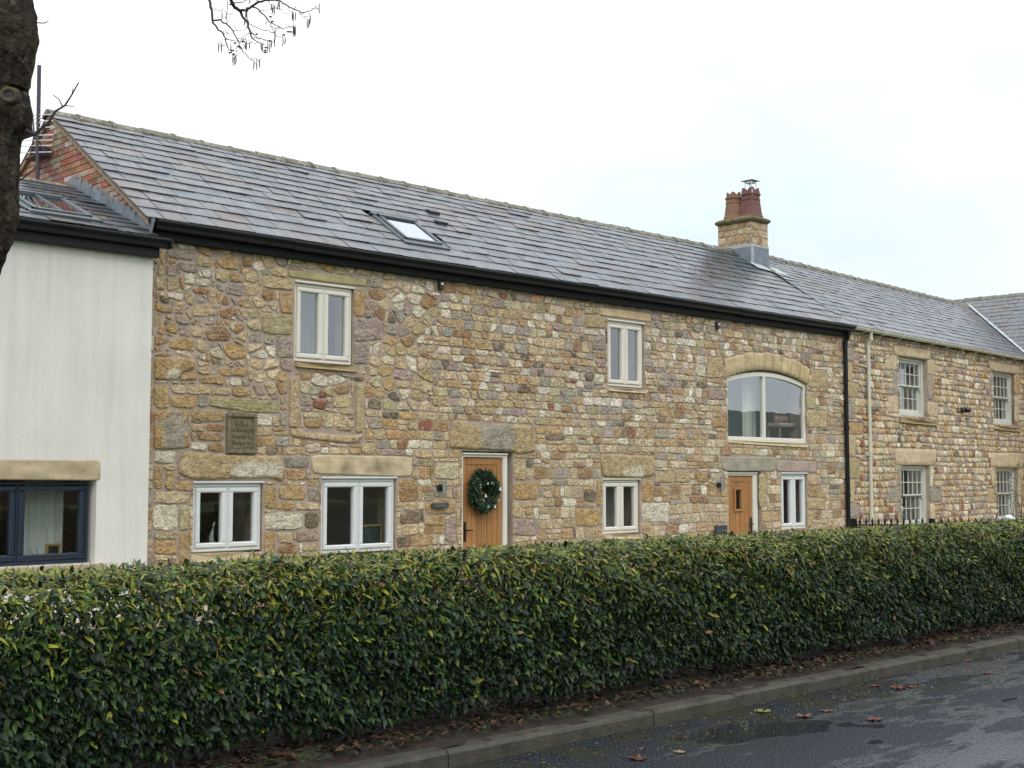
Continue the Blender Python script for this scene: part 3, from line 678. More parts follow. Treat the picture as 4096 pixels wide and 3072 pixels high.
LINT={ # name: (colour, crop, pts, protrusion)
 'W1':(('Y'),1,[(163,103),(420,128),(560,150),(563,187),(400,170),(165,137)]),'W2':(('C'),0,[(935,1030),(1200,1045),(1436,1052),(1445,1100),(1440,1178),(1425,1178),(1380,1163),(985,1172),(905,1140),(908,1110)]),
 'W3':(('T'),1,[(282,1045),(797,1055),(790,1155),(720,1158),(290,1143)]),'D1':(('C'),1,[(1010,868),(1070,872),(1120,905),(1180,905),(1240,888),(1340,895),(1395,893),(1420,935),(1424,1030),(1340,1042),(1290,1028),(1120,1018),(985,1012),(985,940)]),
 'W4':(('T'),2,[(447,293),(707,325),(705,368),(447,333)]),'W5':(('O'),2,[(447,1040),(722,1050),(722,1148),(655,1165),(460,1158)]),
 'D2':(('G'),2,[(1060,1057),(1300,1057),(1345,1060),(1340,1130),(1100,1130),(1072,1118)]),'W6':(('P'),3,[(38,1072),(243,1080),(240,1137),(42,1130)])}
lint={}
for k_,(c,k,p) in LINT.items(): lint[k_]=(c,ccw(MP(k,p)))
SILL={'W1':(1,[(195,570),(512,598),(512,624),(195,596)],.05),'W2':(0,[(970,1552),(1262,1540),(1262,1600),(970,1600)],.04),'W4':(2,[(485,705),(683,713),(683,733),(487,719)],.04),
 'W5':(2,[(460,1450),(655,1449),(655,1474),(462,1474)],.05),'AR':(2,[(1100,968),(1512,994),(1512,1009),(1100,984)],.035),'W6':(3,[(65,1426),(210,1422),(210,1442),(65,1446)],.05)}
sills={k:(ccw(MP(a,p)),d) for k,(a,p,d) in SILL.items()}
date=ccw([at(904,1652),at(1021,1660),at(1020,1815),at(902,1813)])
blk=ccw(MP(1,[(166,908),(228,912),(240,930),(500,948),(545,935),(545,948),(505,985),(420,982),(235,962),(180,950)]))
obst+= [grow(p,.03 if c=='C' and max(q[1] for q in p)-min(q[1] for q in p)>.5 else .008) for c,p in hand]+[grow(hull(p),.01) for c,p in lint.values()]+[grow(p,.008) for p,d in sills.values()]+[grow(date,.008),grow(hull(blk),.008)]
q1=ccw([at(*CK(0,*p)) for p in [(783,820),(945,815),(970,1010),(830,1020),(783,1015)]]); q2=ccw([at(*CK(0,*p)) for p in [(785,550),(930,545),(990,562),(992,605),(925,625),(905,662),(785,662)]])
obst+=[grow(hull(q1),.008),grow(hull(q2),.008)]
# arch voussoirs: ring between the opening curve and an outer curve
oa=OPS['AR']; AX0,AX1,AZ,AH=oa[0],oa[1],oa[3],oa[4]
def arcz(x): t=(x-AX0)/(AX1-AX0)*2-1; return AZ-AH*t*t
vous=[]; NV=9
for k in range(NV):
    x0=AX0-.02+(AX1-AX0+.04)*k/NV; x1=AX0-.02+(AX1-AX0+.04)*(k+1)/NV; mx_=(AX0+AX1)/2
    def out(x,h): t=(x-mx_)/(AX1-AX0)*2; return (x+.085*t,arcz(x)+h)
    hh=.33+rnd.uniform(-.02,.02)
    vous.append(ccw([(x0,arcz(x0)),(x1,arcz(x1)),out(x1,hh),out((x0+x1)/2,hh),out(x0,hh)]))
obst+=[grow(v,.006) for v in vous]
obst.append(ccw([(XB-.24,0),(XB,0),(XB,.01),(XB-.24,.01)]))
def zone(cx,cz): return cz>2.72+.12*math.sin(cx*1.3) 
WU=[('T',32),('O',14),('B',7),('G',9),('W',12),('P',12),('D',4),('Y',6),('C',14),('R',1)]
WL=[('T',34),('O',24),('B',8),('G',6),('W',9),('P',4),('D',3),('Y',8),('C',16),('R',.5)]
def colm(cx,cz,r):
    c=pcol(choose(r,WU if cz>2.6 else WL),r,.11)
    f=1.11+.12*max(0,min(1,(cx-13.5)/4)); g=sum(c)/3; k=.18*max(0,min(1,(cx-12)/4))
    return tuple((v*(1-k)+g*k)*f for v in c)
ins=lambda x,z:(.0125 if x<11.8 else .0085) if z>2.6 else .0075
rn=lambda x,z:(.13 if x<11.8 else .12) if z>2.6 else .11
KX=1.12
cellsL=rows_cells(XA,XB,-.1,2.55,rnd,.105,.19,.13,.36,jit=.014,split=.22)
u1=vor_cells(XA,12.5,2.55,EAVE,rnd,.22,.15,1.5,.30,extra=.08); u2=rows_cells(11.2,XB,2.55,EAVE,rnd,.095,.165,.11,.30,jit=.030,split=.22)
lay_masonry(w,cellsL,obst,rnd,colm,ins,.014,rn)
cen=lambda p:(sum(q[0] for q in p)/len(p),sum(q[1] for q in p)/len(p))
u1=[c for c in u1 if cen(c)[0]<11.75+.35*mnoise.noise(Vector((1.3,cen(c)[1]*2.2,4)))]
bord=[hull(c) for c in u1 if cen(c)[0]>11.0]
lay_masonry(w,u1,obst,rnd,colm,ins,.016,rn,rough=.012,minT=.028)
lay_masonry(w,u2,obst+bord,rnd,colm,ins,.016,rn,rough=.012,minT=.028)
for c,p in hand[:]:
    x_,z_=min(q[0] for q in p),min(q[1] for q in p)
    if c=='C' and max(q[1] for q in p)-z_>.5: put_block(w,p,rnd,None,prot=.034,back=.01,edge=.012,amp=.003,n=10,M_=40,m=1,col=tuple(v*.95 for v in pcol('T',rnd,.02))); hand.remove((c,p))
for c,p in hand: put_stone(w,p,rnd,pcol(c,rnd,.06),inset=.002,prot=.020,rounding=.08,rough=.012)
def grad(a,b,cx,cz,rx,rz,seed):
    A_,B_=lin(PAL[a]),lin(PAL[b])
    def f(x,z):
        d=math.hypot((x-cx)/rx,(z-cz)/rz)+.35*mnoise.noise(Vector((x*5,z*5,seed))); t=max(0,min(1,(d-.75)/.35)); band=.96+.10*math.sin(d*20)
        return tuple(A_[i]*(1-t)+B_[i]*t*band for i in range(3))
    return f
BIG=[(1.,.01),(.985,-.02),(.93,-.034),(.8,-.04),(.6,-.042),(.4,-.043),(.2,-.044)]
cxz=lambda p:(sum(q[0] for q in p)/len(p),sum(q[1] for q in p)/len(p))
c_=cxz(q1); put_block(w,q1,rnd,prot=.04,back=.01,edge=.04,amp=.01,n=24,m=1,colfn=grad('G','O',c_[0]+.05,c_[1]-.02,.18,.30,2))
c_=cxz(q2); put_block(w,q2,rnd,prot=.04,back=.01,edge=.04,amp=.01,n=24,m=1,colfn=grad('W','O',c_[0]-.05,c_[1]-.12,.13,.12,4))
put_block(w,blk,rnd,None,prot=.035,back=.01,edge=.025,amp=.005,n=48,M_=6,m=1,col=pcol('T',rnd,.02))
w.build('wall',[M['mortar'],M['stone']],house,smooth=False)
for k_,(c,p) in lint.items():
    b=MB(); c_=cxz(p); cf=None
    if k_=='D1': cf=grad('G','A',c_[0]+.05,c_[1],.38,.34,9)
    if k_=='W2': cf=grad('W','A',c_[0]+.32,c_[1]-.02,.42,.13,5)
    if k_=='W5': cf=grad('W','A',c_[0]+.05,c_[1]-.07,.3,.10,3)
    if k_=='W3': cf=grad('T','T',c_[0],c_[1],9,9,1)
    rough_=.012 if k_ in('W2','D1','W5') else .003
    if k_=='W3':
        T_=lin(PAL['C']); D_=lin((84,72,62))
        def cf(x,z,T_=T_,D_=D_,c_=c_):
            g=max(math.exp(-((x-c_[0]+.42)**2/.014+(z-c_[1]+.02)**2/.010)),1.0*math.exp(-((x-c_[0]-.18)**2/.07+(z-c_[1]-.01)**2/.007))); g=min(1,g*(.8+.5*mnoise.noise(Vector((x*9,z*9,1))))); return tuple(T_[i]*(1-.7*g)+D_[i]*.7*g for i in range(3))
    rg=k_ in('W2','D1','W5'); pc=pcol(c,rnd,.03); put_block(b,p,rnd,cf,prot=.042 if rg else .02,edge=.035 if rg else .012,amp=.014 if rg else .002,col=tuple(v*1.1 for v in pc))
    b.build('lintel',[M['stone'] if rg else M['ashlar']],house,smooth=True)
for k_,(p,d) in sills.items():
    b=MB(); put_stone(b,p,rnd,pcol('Y' if k_=='W1' else 'C',rnd,.05),inset=0,prot=.01,rounding=.07,rough=.003,rings=[(1.,.12),(1,-d+.006),(.99,-d)],n=34,m=0); b.build('sill',M['ashlar'],house)
b=MB()
for v in vous: put_stone(b,v,rnd,tuple(q_*1.12 for q_ in pcol('T',rnd,.07)),inset=.003,prot=.014,rounding=.07,rough=.003,rings=[(1.,.1),(.995,-.01),(.97,-.02),(.5,-.021)],n=24,m=0)
b.build('window_arch',M['ashlar'],house,smooth=True)
# date stone
b=MB(); xs=[q[0] for q in date]; zs=[q[1] for q in date]; dx0,dx1,dz0,dz1=min(xs),max(xs),min(zs),max(zs)
ring(b,dx0,dx1,dz0,dz1,.045,-.05,.02,.008); b.box(dx0+.04,dx1-.04,-.022,.02,dz0+.04,dz1-.04)
ds=b.build('date_stone',M['date'],house)
def text(s,x,y,z,size,m,parent,name,ang=0,depth=.002,fn=None):
    cu=bpy.data.curves.new(name,'FONT'); cu.body=s; cu.size=size; cu.extrude=depth; cu.align_x='CENTER'
    o=bpy.data.objects.new('tmp',cu); COL.objects.link(o); bpy.context.view_layer.update()
    me=bpy.data.meshes.new_from_object(o.evaluated_get(bpy.context.evaluated_depsgraph_get())); bpy.data.objects.remove(o); me.materials.append(m)
    L=WLOC.get(parent,Vector((0,0,0)))
    for v in me.vertices:
        a,b_=v.co.x,v.co.y; v.co=(x+a-L.x,y-v.co.z-L.y,z+b_-L.z)
    t=bpy.data.objects.new(name,me); COL.objects.link(t); t.parent=parent; return t
dcx=(dx0+dx1)/2
for s_,z_ in (('Jo\u0302 & S',2.27),('Grandsons',2.20),('Family is',2.12),('Borne in',2.04),('Dom 1725',1.965)):
    text(s_,dcx,-.0235,z_,.075,M['dateletter'],ds,'inscription')
# windows
SF=.035
casement(house,9.59,10.52,3.135,4.15,M['pvc'],SF); casement(house,8.165,9.13,.745,1.565,M['white'],SF); casement(house,10.04,11.27,.65,1.62,M['white'],SF)
casement(house,15.645,16.555,3.115,4.17,M['pvc'],SF); casement(house,15.51,16.425,.74,1.595,M['pvc'],SF); casement(house,20.495,21.35,.675,1.70,M['white'],SF)
# arched window
def arched():
    f=MB(); x0,x1,z0=18.86,21.405,2.31; top=3.575; sag=.16; n=24; w_=.055; y0,y1=.035,.11
    def az(x,o=0): t=(x-x0)/(x1-x0)*2-1; return top-o-sag*t*t
    f.bbox(x0,x0+w_,y0,y1,z0+.05,az(x0)-.01,.008); f.bbox(x1-w_,x1,y0,y1,z0+.05,az(x1)-.01,.008); f.bbox(x0,x1,y0-.002,y1,z0,z0+.062,.01); f.bbox(x0-.0,x1,y0-.02,y1,z0-.02,z0-.001,.004)
    mx_=20.045; f.bbox(mx_-.035,mx_+.035,y0-.003,y1,z0+.06,az(mx_)-.03,.008)
    for k in range(n):
        a,b_=x0+(x1-x0)*k/n,x0+(x1-x0)*(k+1)/n
        P_=[(a,az(a,.075)),(b_,az(b_,.075)),(b_,az(b_)),(a,az(a))]; f.prism(P_,lambda x,z,d:(x,d,z),y0-.001,y1)
    wn=f.build('arched_window',M['pvc'],house)
    for a,b_ in ((x0+.03,mx_-.02),(mx_+.02,x1-.03)):
        g=MB(); m_=12; vs=[(a,.075,z0+.03)]+[(b_,.075,z0+.03)]+[(b_+(a-b_)*k/m_,.075,az(b_+(a-b_)*k/m_,.04)) for k in range(m_+1)]
        g.add(vs,[tuple(range(len(vs)))]); g.build('pane',M['aglass'],wn)
arched()
door(house,12.50,13.44,-.1,2.0,(12.56,13.345),True,(12.87,13.02,1.42,1.72),label='oak boarded door behind the wreath')
door(house,18.86,19.80,-.1,1.735,(18.915,19.66),False,(19.15,19.335,1.06,1.42),label='oak boarded door with small glazed slot')
# gable of brick on the left end
g=MB(); EZ=4.62; RY,RZ=2.58,6.40; BY=5.2
def gz_(y): return EZ+(RZ-EZ)*(y/RY) if y<RY else RZ-(RZ-EZ)*((y-RY)/RY)
tri=[(0,EZ),(RY,RZ),(2*RY,EZ)]
for xx,flip in ((XA-.02,0),(XA+.25,1)):
    g.add([(xx,0,-.3),(xx,2*RY,-.3),(xx,2*RY,EZ),(xx,RY,RZ),(xx,0,EZ)],[(0,1,2,3,4)],0)
bw,bh=.228,.078; r_=0; z=3.9
while z<RZ:
    y=-.1+(.057 if r_%2 else 0)*2
    while y<2*RY:
        poly=[(y+.005,z+.005),(y+bw-.006,z+.005),(y+bw-.006,z+bh-.006),(y+.005,z+bh-.006)]
        poly=clip(poly,(2*RY,EZ),(RY,RZ)); poly=clip(poly,(RY,RZ),(0,EZ)) if len(poly)>2 else []
        if len(poly)>2: poly=clip(poly,(.01,9),(.01,0))
        if len(poly)>2 and abs(area(poly))>.001:
            k=rnd.random(); c=lin((158,108,90)) if k<.40 else lin((168,130,112)) if k<.66 else lin((176,154,138)) if k<.86 else lin((142,86,68)) if k<.95 else lin((196,186,172))
            c=tuple(v*rnd.uniform(.75,1.15) for v in c); g.prism(poly,lambda a,b_,d:(d,a,b_),XA-.035-rnd.uniform(0,.004),XA-.02,1,c)
        y+=bw
    z+=bh; r_+=1
g.build('gable_wall',[M['bmortar'],M['brick']],house)
g=MB(); g.add([(XB-.01,0,0),(XB-.01,2*RY,0),(XB-.01,2*RY,EZ),(XB-.01,RY,RZ),(XB-.01,0,EZ)],[(0,1,2,3,4)]); g.build('end_wall',M['mortar'],house)
# roof
rf=MB(); Y0,Z0=-.13,4.665; Y1,Z1=2.58,6.475; vl=math.hypot(Y1-Y0,Z1-Z0); vv=((0),(Y1-Y0)/vl,(Z1-Z0)/vl); nn=(0,-vv[2],vv[1])
SKY=(11.72,12.42,.62,1.42)   # x0,x1,v0,v1
rows=row_list(vl,.285,.20)
slates(rf,(0,Y0,Z0),(1,0,0),vv,nn,XA-.10,XB+.10,vl,rows,(.30,.56),rnd,slate_cols,holes=[(SKY[0]-.02,SKY[1]+.02,SKY[2]-.0,SKY[3]+.1)])
rf.add([(XA-.08,Y0+.02,Z0-.01),(XB+.08,Y0+.02,Z0-.01),(XB+.08,Y1,Z1-.03),(XA-.08,Y1,Z1-.03)],[(0,1,2,3)],1)
rf.add([(XA-.09,Y1,Z1-.01),(XB+.08,Y1,Z1-.01),(XB+.08,2*Y1-Y0,Z0),(XA-.09,2*Y1-Y0,Z0)],[(0,1,2,3)],1)
roof=rf.build('roof',[M['slate'],M['fascia']],house)
rt=MB(); ridge_tiles(rt,XA-.12,22.50,Y1,Z1,.47,rnd=rnd,slope=.67); rt.build('ridge',M['ridge'],house)
def RP(x,v,d): return (x,Y0+vv[1]*v+nn[1]*d,Z0+vv[2]*v+nn[2]*d)
def skylight(parent,P,x0,x1,v0,v1,bars=False):
    s=MB()
    def rb(a,b,c,d,h0,h1): s.add([P(a,c,h0),P(b,c,h0),P(b,d,h0),P(a,d,h0),P(a,c,h1),P(b,c,h1),P(b,d,h1),P(a,d,h1)],[(0,3,2,1),(4,5,6,7),(0,1,5,4),(1,2,6,5),(2,3,7,6),(3,0,4,7)])
    rb(x0,x0+.05,v0,v1,-.02,.06); rb(x1-.05,x1,v0,v1,-.02,.06); rb(x0,x1,v0,v0+.05,-.021,.058); rb(x0,x1,v1-.07,v1,-.021,.075); rb(x0-.08,x0,v0-.05,v1+.05,-.0,.035); rb(x1,x1+.08,v0-.05,v1+.05,0,.035); rb(x0-.08,x1+.08,v0-.12,v0,.0,.038); rb(x0-.08,x1+.08,v1,v1+.08,.0,.05)
    if bars: rb((x0+x1)/2-.012,(x0+x1)/2+.012,v0+.05,v1-.07,.03,.06)
    k=s.build('skylight',M['skyframe'],parent)
    g=MB(); g.quad(P(x0+.04,v0+.04,.045),P(x1-.04,v0+.04,.045),P(x1-.04,v1-.06,.045),P(x0+.04,v1-.06,.045)); g.build('skylight_pane',M['rglass'],k) 
    return k
skylight(house,RP,SKY[0],SKY[1],SKY[2],SKY[3])
for x,v in ((13.27,2.02),(13.13,1.60)):
    s=MB(); s.add([RP(x-.11,v-.02,.055),RP(x+.11,v-.02,.055),RP(x+.11,v+.12,.03),RP(x-.11,v+.12,.03),RP(x-.11,v-.02,.015),RP(x+.11,v-.02,.015)],[(0,1,2,3),(0,4,5,1)]); s.build('roof_vent',M['slateplate'],house)
# verge mortar strip on the gable
s=MB()
for (ya,za,yb,zb) in ((Y0,Z0,Y1,Z1),(2*Y1-Y0,Z0,Y1,Z1)):
    s.add([(XA-.075,ya,za-.005),(XA-.075,yb,zb-.005),(XA-.075,yb,zb-.085),(XA-.075,ya,za-.085),(XA-.02,ya,za-.005),(XA-.02,yb,zb-.005),(XA-.02,yb,zb-.085),(XA-.02,ya,za-.085)],[(0,1,2,3),(3,2,6,7),(0,4,5,1)])
s.build('verge',M['bmortar'],house)
# gutter, fascia, downpipe
def ogee(y,z,h=.115,w=.11): # gutter profile, front faces -Y
    return [(y+w,z),(y+w,z-h),(y+w*.45,z-h),(y+w*.30,z-h+.012),(y+w*.26,z-h*.62),(y+.012,z-h*.42),(y,z-h*.25),(y,z-.012),(y+.006,z),(y+.018,z),(y+.018,z-.02),(y+w-.01,z-.02)]
s=MB()
n=8
for k in range(n):
    a=XA+.0+(XB+.06-XA)*k/n; b_=XA+(XB+.06-XA)*(k+1)/n
    dz=-.006*math.sin(k*1.1); m2=MB(); m2.sweep([(y,z+dz) for y,z in ogee(-.235,4.655)],a+.001,b_-.001); s.add(m2.v,m2.f)
s.build('gutter',M['black'],house)
s=MB(); s.bbox(XA,XB+.02,-.10,-.01,4.435,4.60,.006); s.build('fascia',M['fascia'],house)
s=MB(); px=22.70
s.tube([(px,-.16,4.58),(px,-.14,4.44),(px-.005,-.075,4.33),(px,-.07,3.4),(px-.006,-.07,2.62)],.043,10); s.tube([(px-.004,-.07,2.66),(px+.002,-.07,1.4),(px-.01,-.07,-.05)],.043,10)
for z in (4.3,2.62,1.3): s.tube([(px,-.07,z-.05),(px,-.07,z+.04)],.052,10)
s.build('downpipe',M['black'],house)
# chimney
ch=MB(); cx0,cx1,cy0,cy1=22.55,23.13,2.02,2.90
ch.box(cx0,cx1,cy0,cy1,5.9,7.10)
cr_=random.Random(3)
def face(fn,w_,z0,z1):
    cl=rows_cells(0,w_,z0,z1,cr_,.12,.22,.14,.30,jit=.02,split=.15)
    for c in cl: put_stone(ch,c,cr_,pcol(choose(cr_,WL),cr_),inset=.012,prot=.018,rounding=.22,fn=fn)
face(lambda v:(cx0+v[0],cy0+v[1],v[2]),cx1-cx0,6.53,7.05); face(lambda v:(cx0+v[1],cy0+v[0],v[2]),cy1-cy0,6.6,7.05)
chim=ch.build('chimney',[M['mortar'],M['stone']],house,smooth=False)
s=MB(); vs=[];fs=[]; K_=32
for (e,z,ro) in ((.03,7.04,0),(.085,7.08,1),(.09,7.12,1),(.03,7.16,1),(-.12,7.21,1),(-.24,7.22,0)):
    for k in range(K_):
        t=2*math.pi*k/K_; c,s_=math.cos(t),math.sin(t); q=.28
        X=(cx0+cx1)/2+((cx1-cx0)/2+e)*math.copysign(abs(c)**q,c); Yy=(cy0+cy1)/2+((cy1-cy0)/2+e)*math.copysign(abs(s_)**q,s_)
        nzv=mnoise.noise(Vector((X*5,Yy*5,z*3)))*.018*ro; vs.append((X+nzv,Yy+nzv,z+nzv))
for r in range(5):
    for k in range(K_): fs.append((r*K_+k,r*K_+(k+1)%K_,(r+1)*K_+(k+1)%K_,(r+1)*K_+k))
fs.append(tuple(5*K_+k for k in range(K_))); s.add(vs,fs); s.build('chimney_cap',M['flaunch'],chim,smooth=True)
s=MB(); s.box(cx0-.012,cx1+.012,cy0-.014,cy0+.5,6.0,6.53); s.build('lead_apron',M['lead'],chim)
s=MB()
for k in range(14): s.box(cx0-.016-.001*(k%2),cx0+.02,cy0-.016+k*.052,cy0-.016+k*.052+.046,6.50,6.55)
for k in range(11): s.box(cx0+k*.054,cx0+k*.054+.048,cy0-.018,cy0+.01,6.505,6.555)
s.box(cx0-.02,cx0+.03,cy0-.018,cy0+.02,6.1,6.50)
s.add([RP(cx0-.1,2.36,.045),RP(cx1+.3,2.2,.045),RP(cx1+.2,2.50,.045),RP(cx0-.1,2.62,.045)],[(0,1,2,3)]); s.build('lead_flashing',M['leadpale'],chim)
def pot(x,y,z,H_,mt,sq,r0,r1,seg,crown):
    s=MB(); n=seg; rot=math.pi/n if sq else 0
    prof=[(r0*1.08,0),(r0*1.08,.07*H_),(r0,.12*H_),(r1,.58*H_),(r1*1.07,.60*H_),(r1*1.07,.62*H_),(r1*.99,.63*H_),(r1*.98,.74*H_),(r1*1.13,.77*H_),(r1*1.13,.79*H_),(r1*.96,.81*H_),(r1*.93,.90*H_)]
    vs=[];fs=[]
    for (r,h) in prof:
        for k in range(n): t=2*math.pi*k/n+rot; vs.append((x+r*math.cos(t),y+r*math.sin(t),z+h))
    for i in range(len(prof)-1):
        for k in range(n): fs.append((i*n+k,i*n+(k+1)%n,(i+1)*n+(k+1)%n,(i+1)*n+k))
    fs.append(tuple(range(n-1,-1,-1)));s.add(vs,fs)
    # crown of points
    r=r1*.93; zt=z+.90*H_
    for k in range(n):
        t0,t1=2*math.pi*k/n+rot,2*math.pi*(k+1)/n+rot
        P0=Vector((x+r*math.cos(t0),y+r*math.sin(t0),zt-.02)); P1=Vector((x+r*math.cos(t1),y+r*math.sin(t1),zt-.02)); m_=10; inn=Vector((x,y,zt-.02))
        up=[];lo=[];upi=[];loi=[]
        for j in range(m_+1):
            f=j/m_; p=P0.lerp(P1,f); h=.015+.11*H_*max(0,abs(math.cos(math.pi*f)))**.8
            pi=p.lerp(inn,.13); up.append(tuple(p+Vector((0,0,h)))); lo.append(tuple(p)); upi.append(tuple(pi+Vector((0,0,h)))); loi.append(tuple(pi))
        vs=up+lo+upi+loi; q=m_+1; fs=[]
        for j in range(m_): fs+=[(q+j,q+j+1,j+1,j),(2*q+j,2*q+j+1,3*q+j+1,3*q+j),(j,j+1,2*q+j+1,2*q+j)]
        s.add(vs,fs)
    return s.build('chimney_pot',mt,chim)
pot(22.78,2.64,7.17,.60,M['buffpot'],True,.225,.185,6,1); pot(22.86,2.26,7.17,.66,M['terracotta'],True,.245,.20,4,1)
s=MB(); qx,qy=22.86,2.26
for a,b_ in ((-1,-1),(1,-1),(1,1),(-1,1)): s.tube([(qx+a*.145,qy+b_*.145,7.66),(qx+a*.14,qy+b_*.14,7.76),(qx+a*.08,qy+b_*.08,7.84),(qx+a*.08,qy+b_*.08,7.99)],.010,6)
s.box(qx-.075,qx+.075,qy-.075,qy+.075,7.93,7.985); s.add([(qx-.16,qy-.16,7.98),(qx+.16,qy-.16,7.98),(qx+.16,qy+.16,7.98),(qx-.16,qy+.16,7.98),(qx,qy,8.03)],[(0,1,2,3),(0,1,4),(1,2,4),(2,3,4),(3,0,4)]); s.build('cowl',M['steel'],chim)
# interior shells (rooms)
s=MB(); xi=[XA+.25,11.6,14.4,17.7,XB-.2]
for x in xi[1:-1]: s.box(x-.05,x+.05,.45,4.95,-.1,4.6)
s.box(XA+.25,XB-.2,.43,4.98,2.02,2.10); s.build('interior_wall',M['room'],house)
s=MB(); s.box(XA+.25,XB-.2,.43,4.98,-.12,-.02); s.build('interior_floor',M['roomfloor'],house)
s=MB(); s.box(XB-.28,XB-.205,.43,4.97,2.101,4.6); s.build('bedroom_wall',M['teal'],house)
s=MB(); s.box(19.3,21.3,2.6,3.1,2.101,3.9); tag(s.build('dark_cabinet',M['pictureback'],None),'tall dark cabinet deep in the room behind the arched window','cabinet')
# ================================================================ WHITE RENDERED HOUSE (left)
wh=thing('rendered_cottage',(3,0,0),'white rendered cottage adjoining the left end of the stone row','house')
WX0,WX1,WY=1.0,7.50,-.12; WE=4.40
DW=(5.15,6.86,.69,1.66,0)
s=MB(); wall_slab(s,WX0,WX1,-.3,WE,[DW],T=.4,y0=WY); s.add([(WX1,WY,-.3),(WX1,.0,-.3),(WX1,.0,WE),(WX1,WY,WE)],[(0,1,2,3)])
s.box(WX0,WX0+.2,.29,4.0,-.3,WE); s.box(WX0+.21,WX1-.01,3.9,4.1,-.3,WE); s.build('wall',M['render'],wh)
s=MB(); p=ccw([at(*CK(0,*q),Y=WY) for q in [(-60,1068),(250,1072),(495,1072),(513,1080),(513,1165),(505,1176),(425,1176),(-60,1172)]])
put_block(s,p,rnd,prot=.008,back=.15,edge=.01,amp=.001,yoff=WY,colfn=lambda x,z:tuple(v*(.92+.14*math.sin(14*math.hypot(x-5.9,(z-1.3)*2.2))) for v in lin((196,178,148)))); s.build('lintel',M['ashlar'],wh,smooth=True)
s=MB(); s.bbox(5.0,6.98,WY-.06,WY+.28,.56,.688,.01,col=lin((178,166,138))); s.build('sill',M['ashlar'],wh)
casement(wh,5.16,6.82,.70,1.60,M['navy'],set_=WY+.10,split=[6.0])
SKH=(6.1,6.86,.36,1.36)
wrf=MB(); a0=(-.30,4.42); a1=(1.95,5.37); wl=math.hypot(a1[0]-a0[0],a1[1]-a0[1]); wv=(0,(a1[0]-a0[0])/wl,(a1[1]-a0[1])/wl); wn=(0,-wv[2],wv[1])
slates(wrf,(0,a0[0],a0[1]),(1,0,0),wv,wn,WX0,7.46,wl,row_list(wl,.25,.2),(.3,.5),rnd,lambda r,f,u:tuple(v*.8 for v in slate_cols(r,f,u)),holes=[SKH])
wrf.add([(WX0,a0[0]+.02,a0[1]-.01),(7.47,a0[0]+.02,a0[1]-.01),(7.47,a1[0],a1[1]-.02),(WX0,a1[0],a1[1]-.02)],[(0,1,2,3)],1); wrf.add([(WX0,a1[0],a1[1]),(7.47,a1[0],a1[1]),(7.47,4.2,4.4),(WX0,4.2,4.4)],[(0,1,2,3)],1)
wrf.build('roof',[M['slate'],M['fascia']],wh)
s=MB(); ridge_tiles(s,WX0,7.44,a1[0],a1[1]-.01,.5,rnd=rnd,slope=.45,w=.13); s.build('ridge',M['ridge'],wh)
WP=lambda x,v,d:(x,a0[0]+wv[1]*v+wn[1]*d,a0[1]+wv[2]*v+wn[2]*d)
skylight(wh,WP,SKH[0]+.03,SKH[1]-.03,SKH[2]+.06,SKH[3]-.06,bars=True)
s=MB(); s.sweep(ogee(WY-.23,4.415,.11,.11),WX0,7.62); s.box(7.60,7.625,WY-.235,WY-.12,4.30,4.42); s.build('gutter',M['bluegut'],wh)
s=MB(); s.bbox(WX0,7.53,WY-.10,WY-.005,4.20,4.36,.006); s.build('fascia',M['bluegut'],wh)
# stepped lead flashing where this roof meets the brick gable
s=MB(); n=15
for k in range(n):
    v0=wl*(.07+k/n*.96); 
    pts=[]
    for (dv,d) in ((-.005,-.02),(.19,-.02),(.185,.05),(.14,.085),(.07,.13),(.03,.15),(-.005,.155)):
        pts.append((v0+dv,d))
    q=[WP(XA-.042-.004*(k%2),v,d+.03) for v,d in pts]; q2=[WP(XA-.036-.004*(k%2),v,d+.03) for v,d in pts]; m_=len(q)
    s.add(q+q2,[tuple(range(m_)),tuple(range(2*m_-1,m_-1,-1))]+[(i,(i+1)%m_,m_+(i+1)%m_,m_+i) for i in range(m_)])
s.build('stepped_flashing',M['lead'],wh)
s=MB(); s.box(WX0+.25,WX1-.05,.27,3.88,-.12,-.02); s.build('interior_floor',M['roomfloor'],wh)
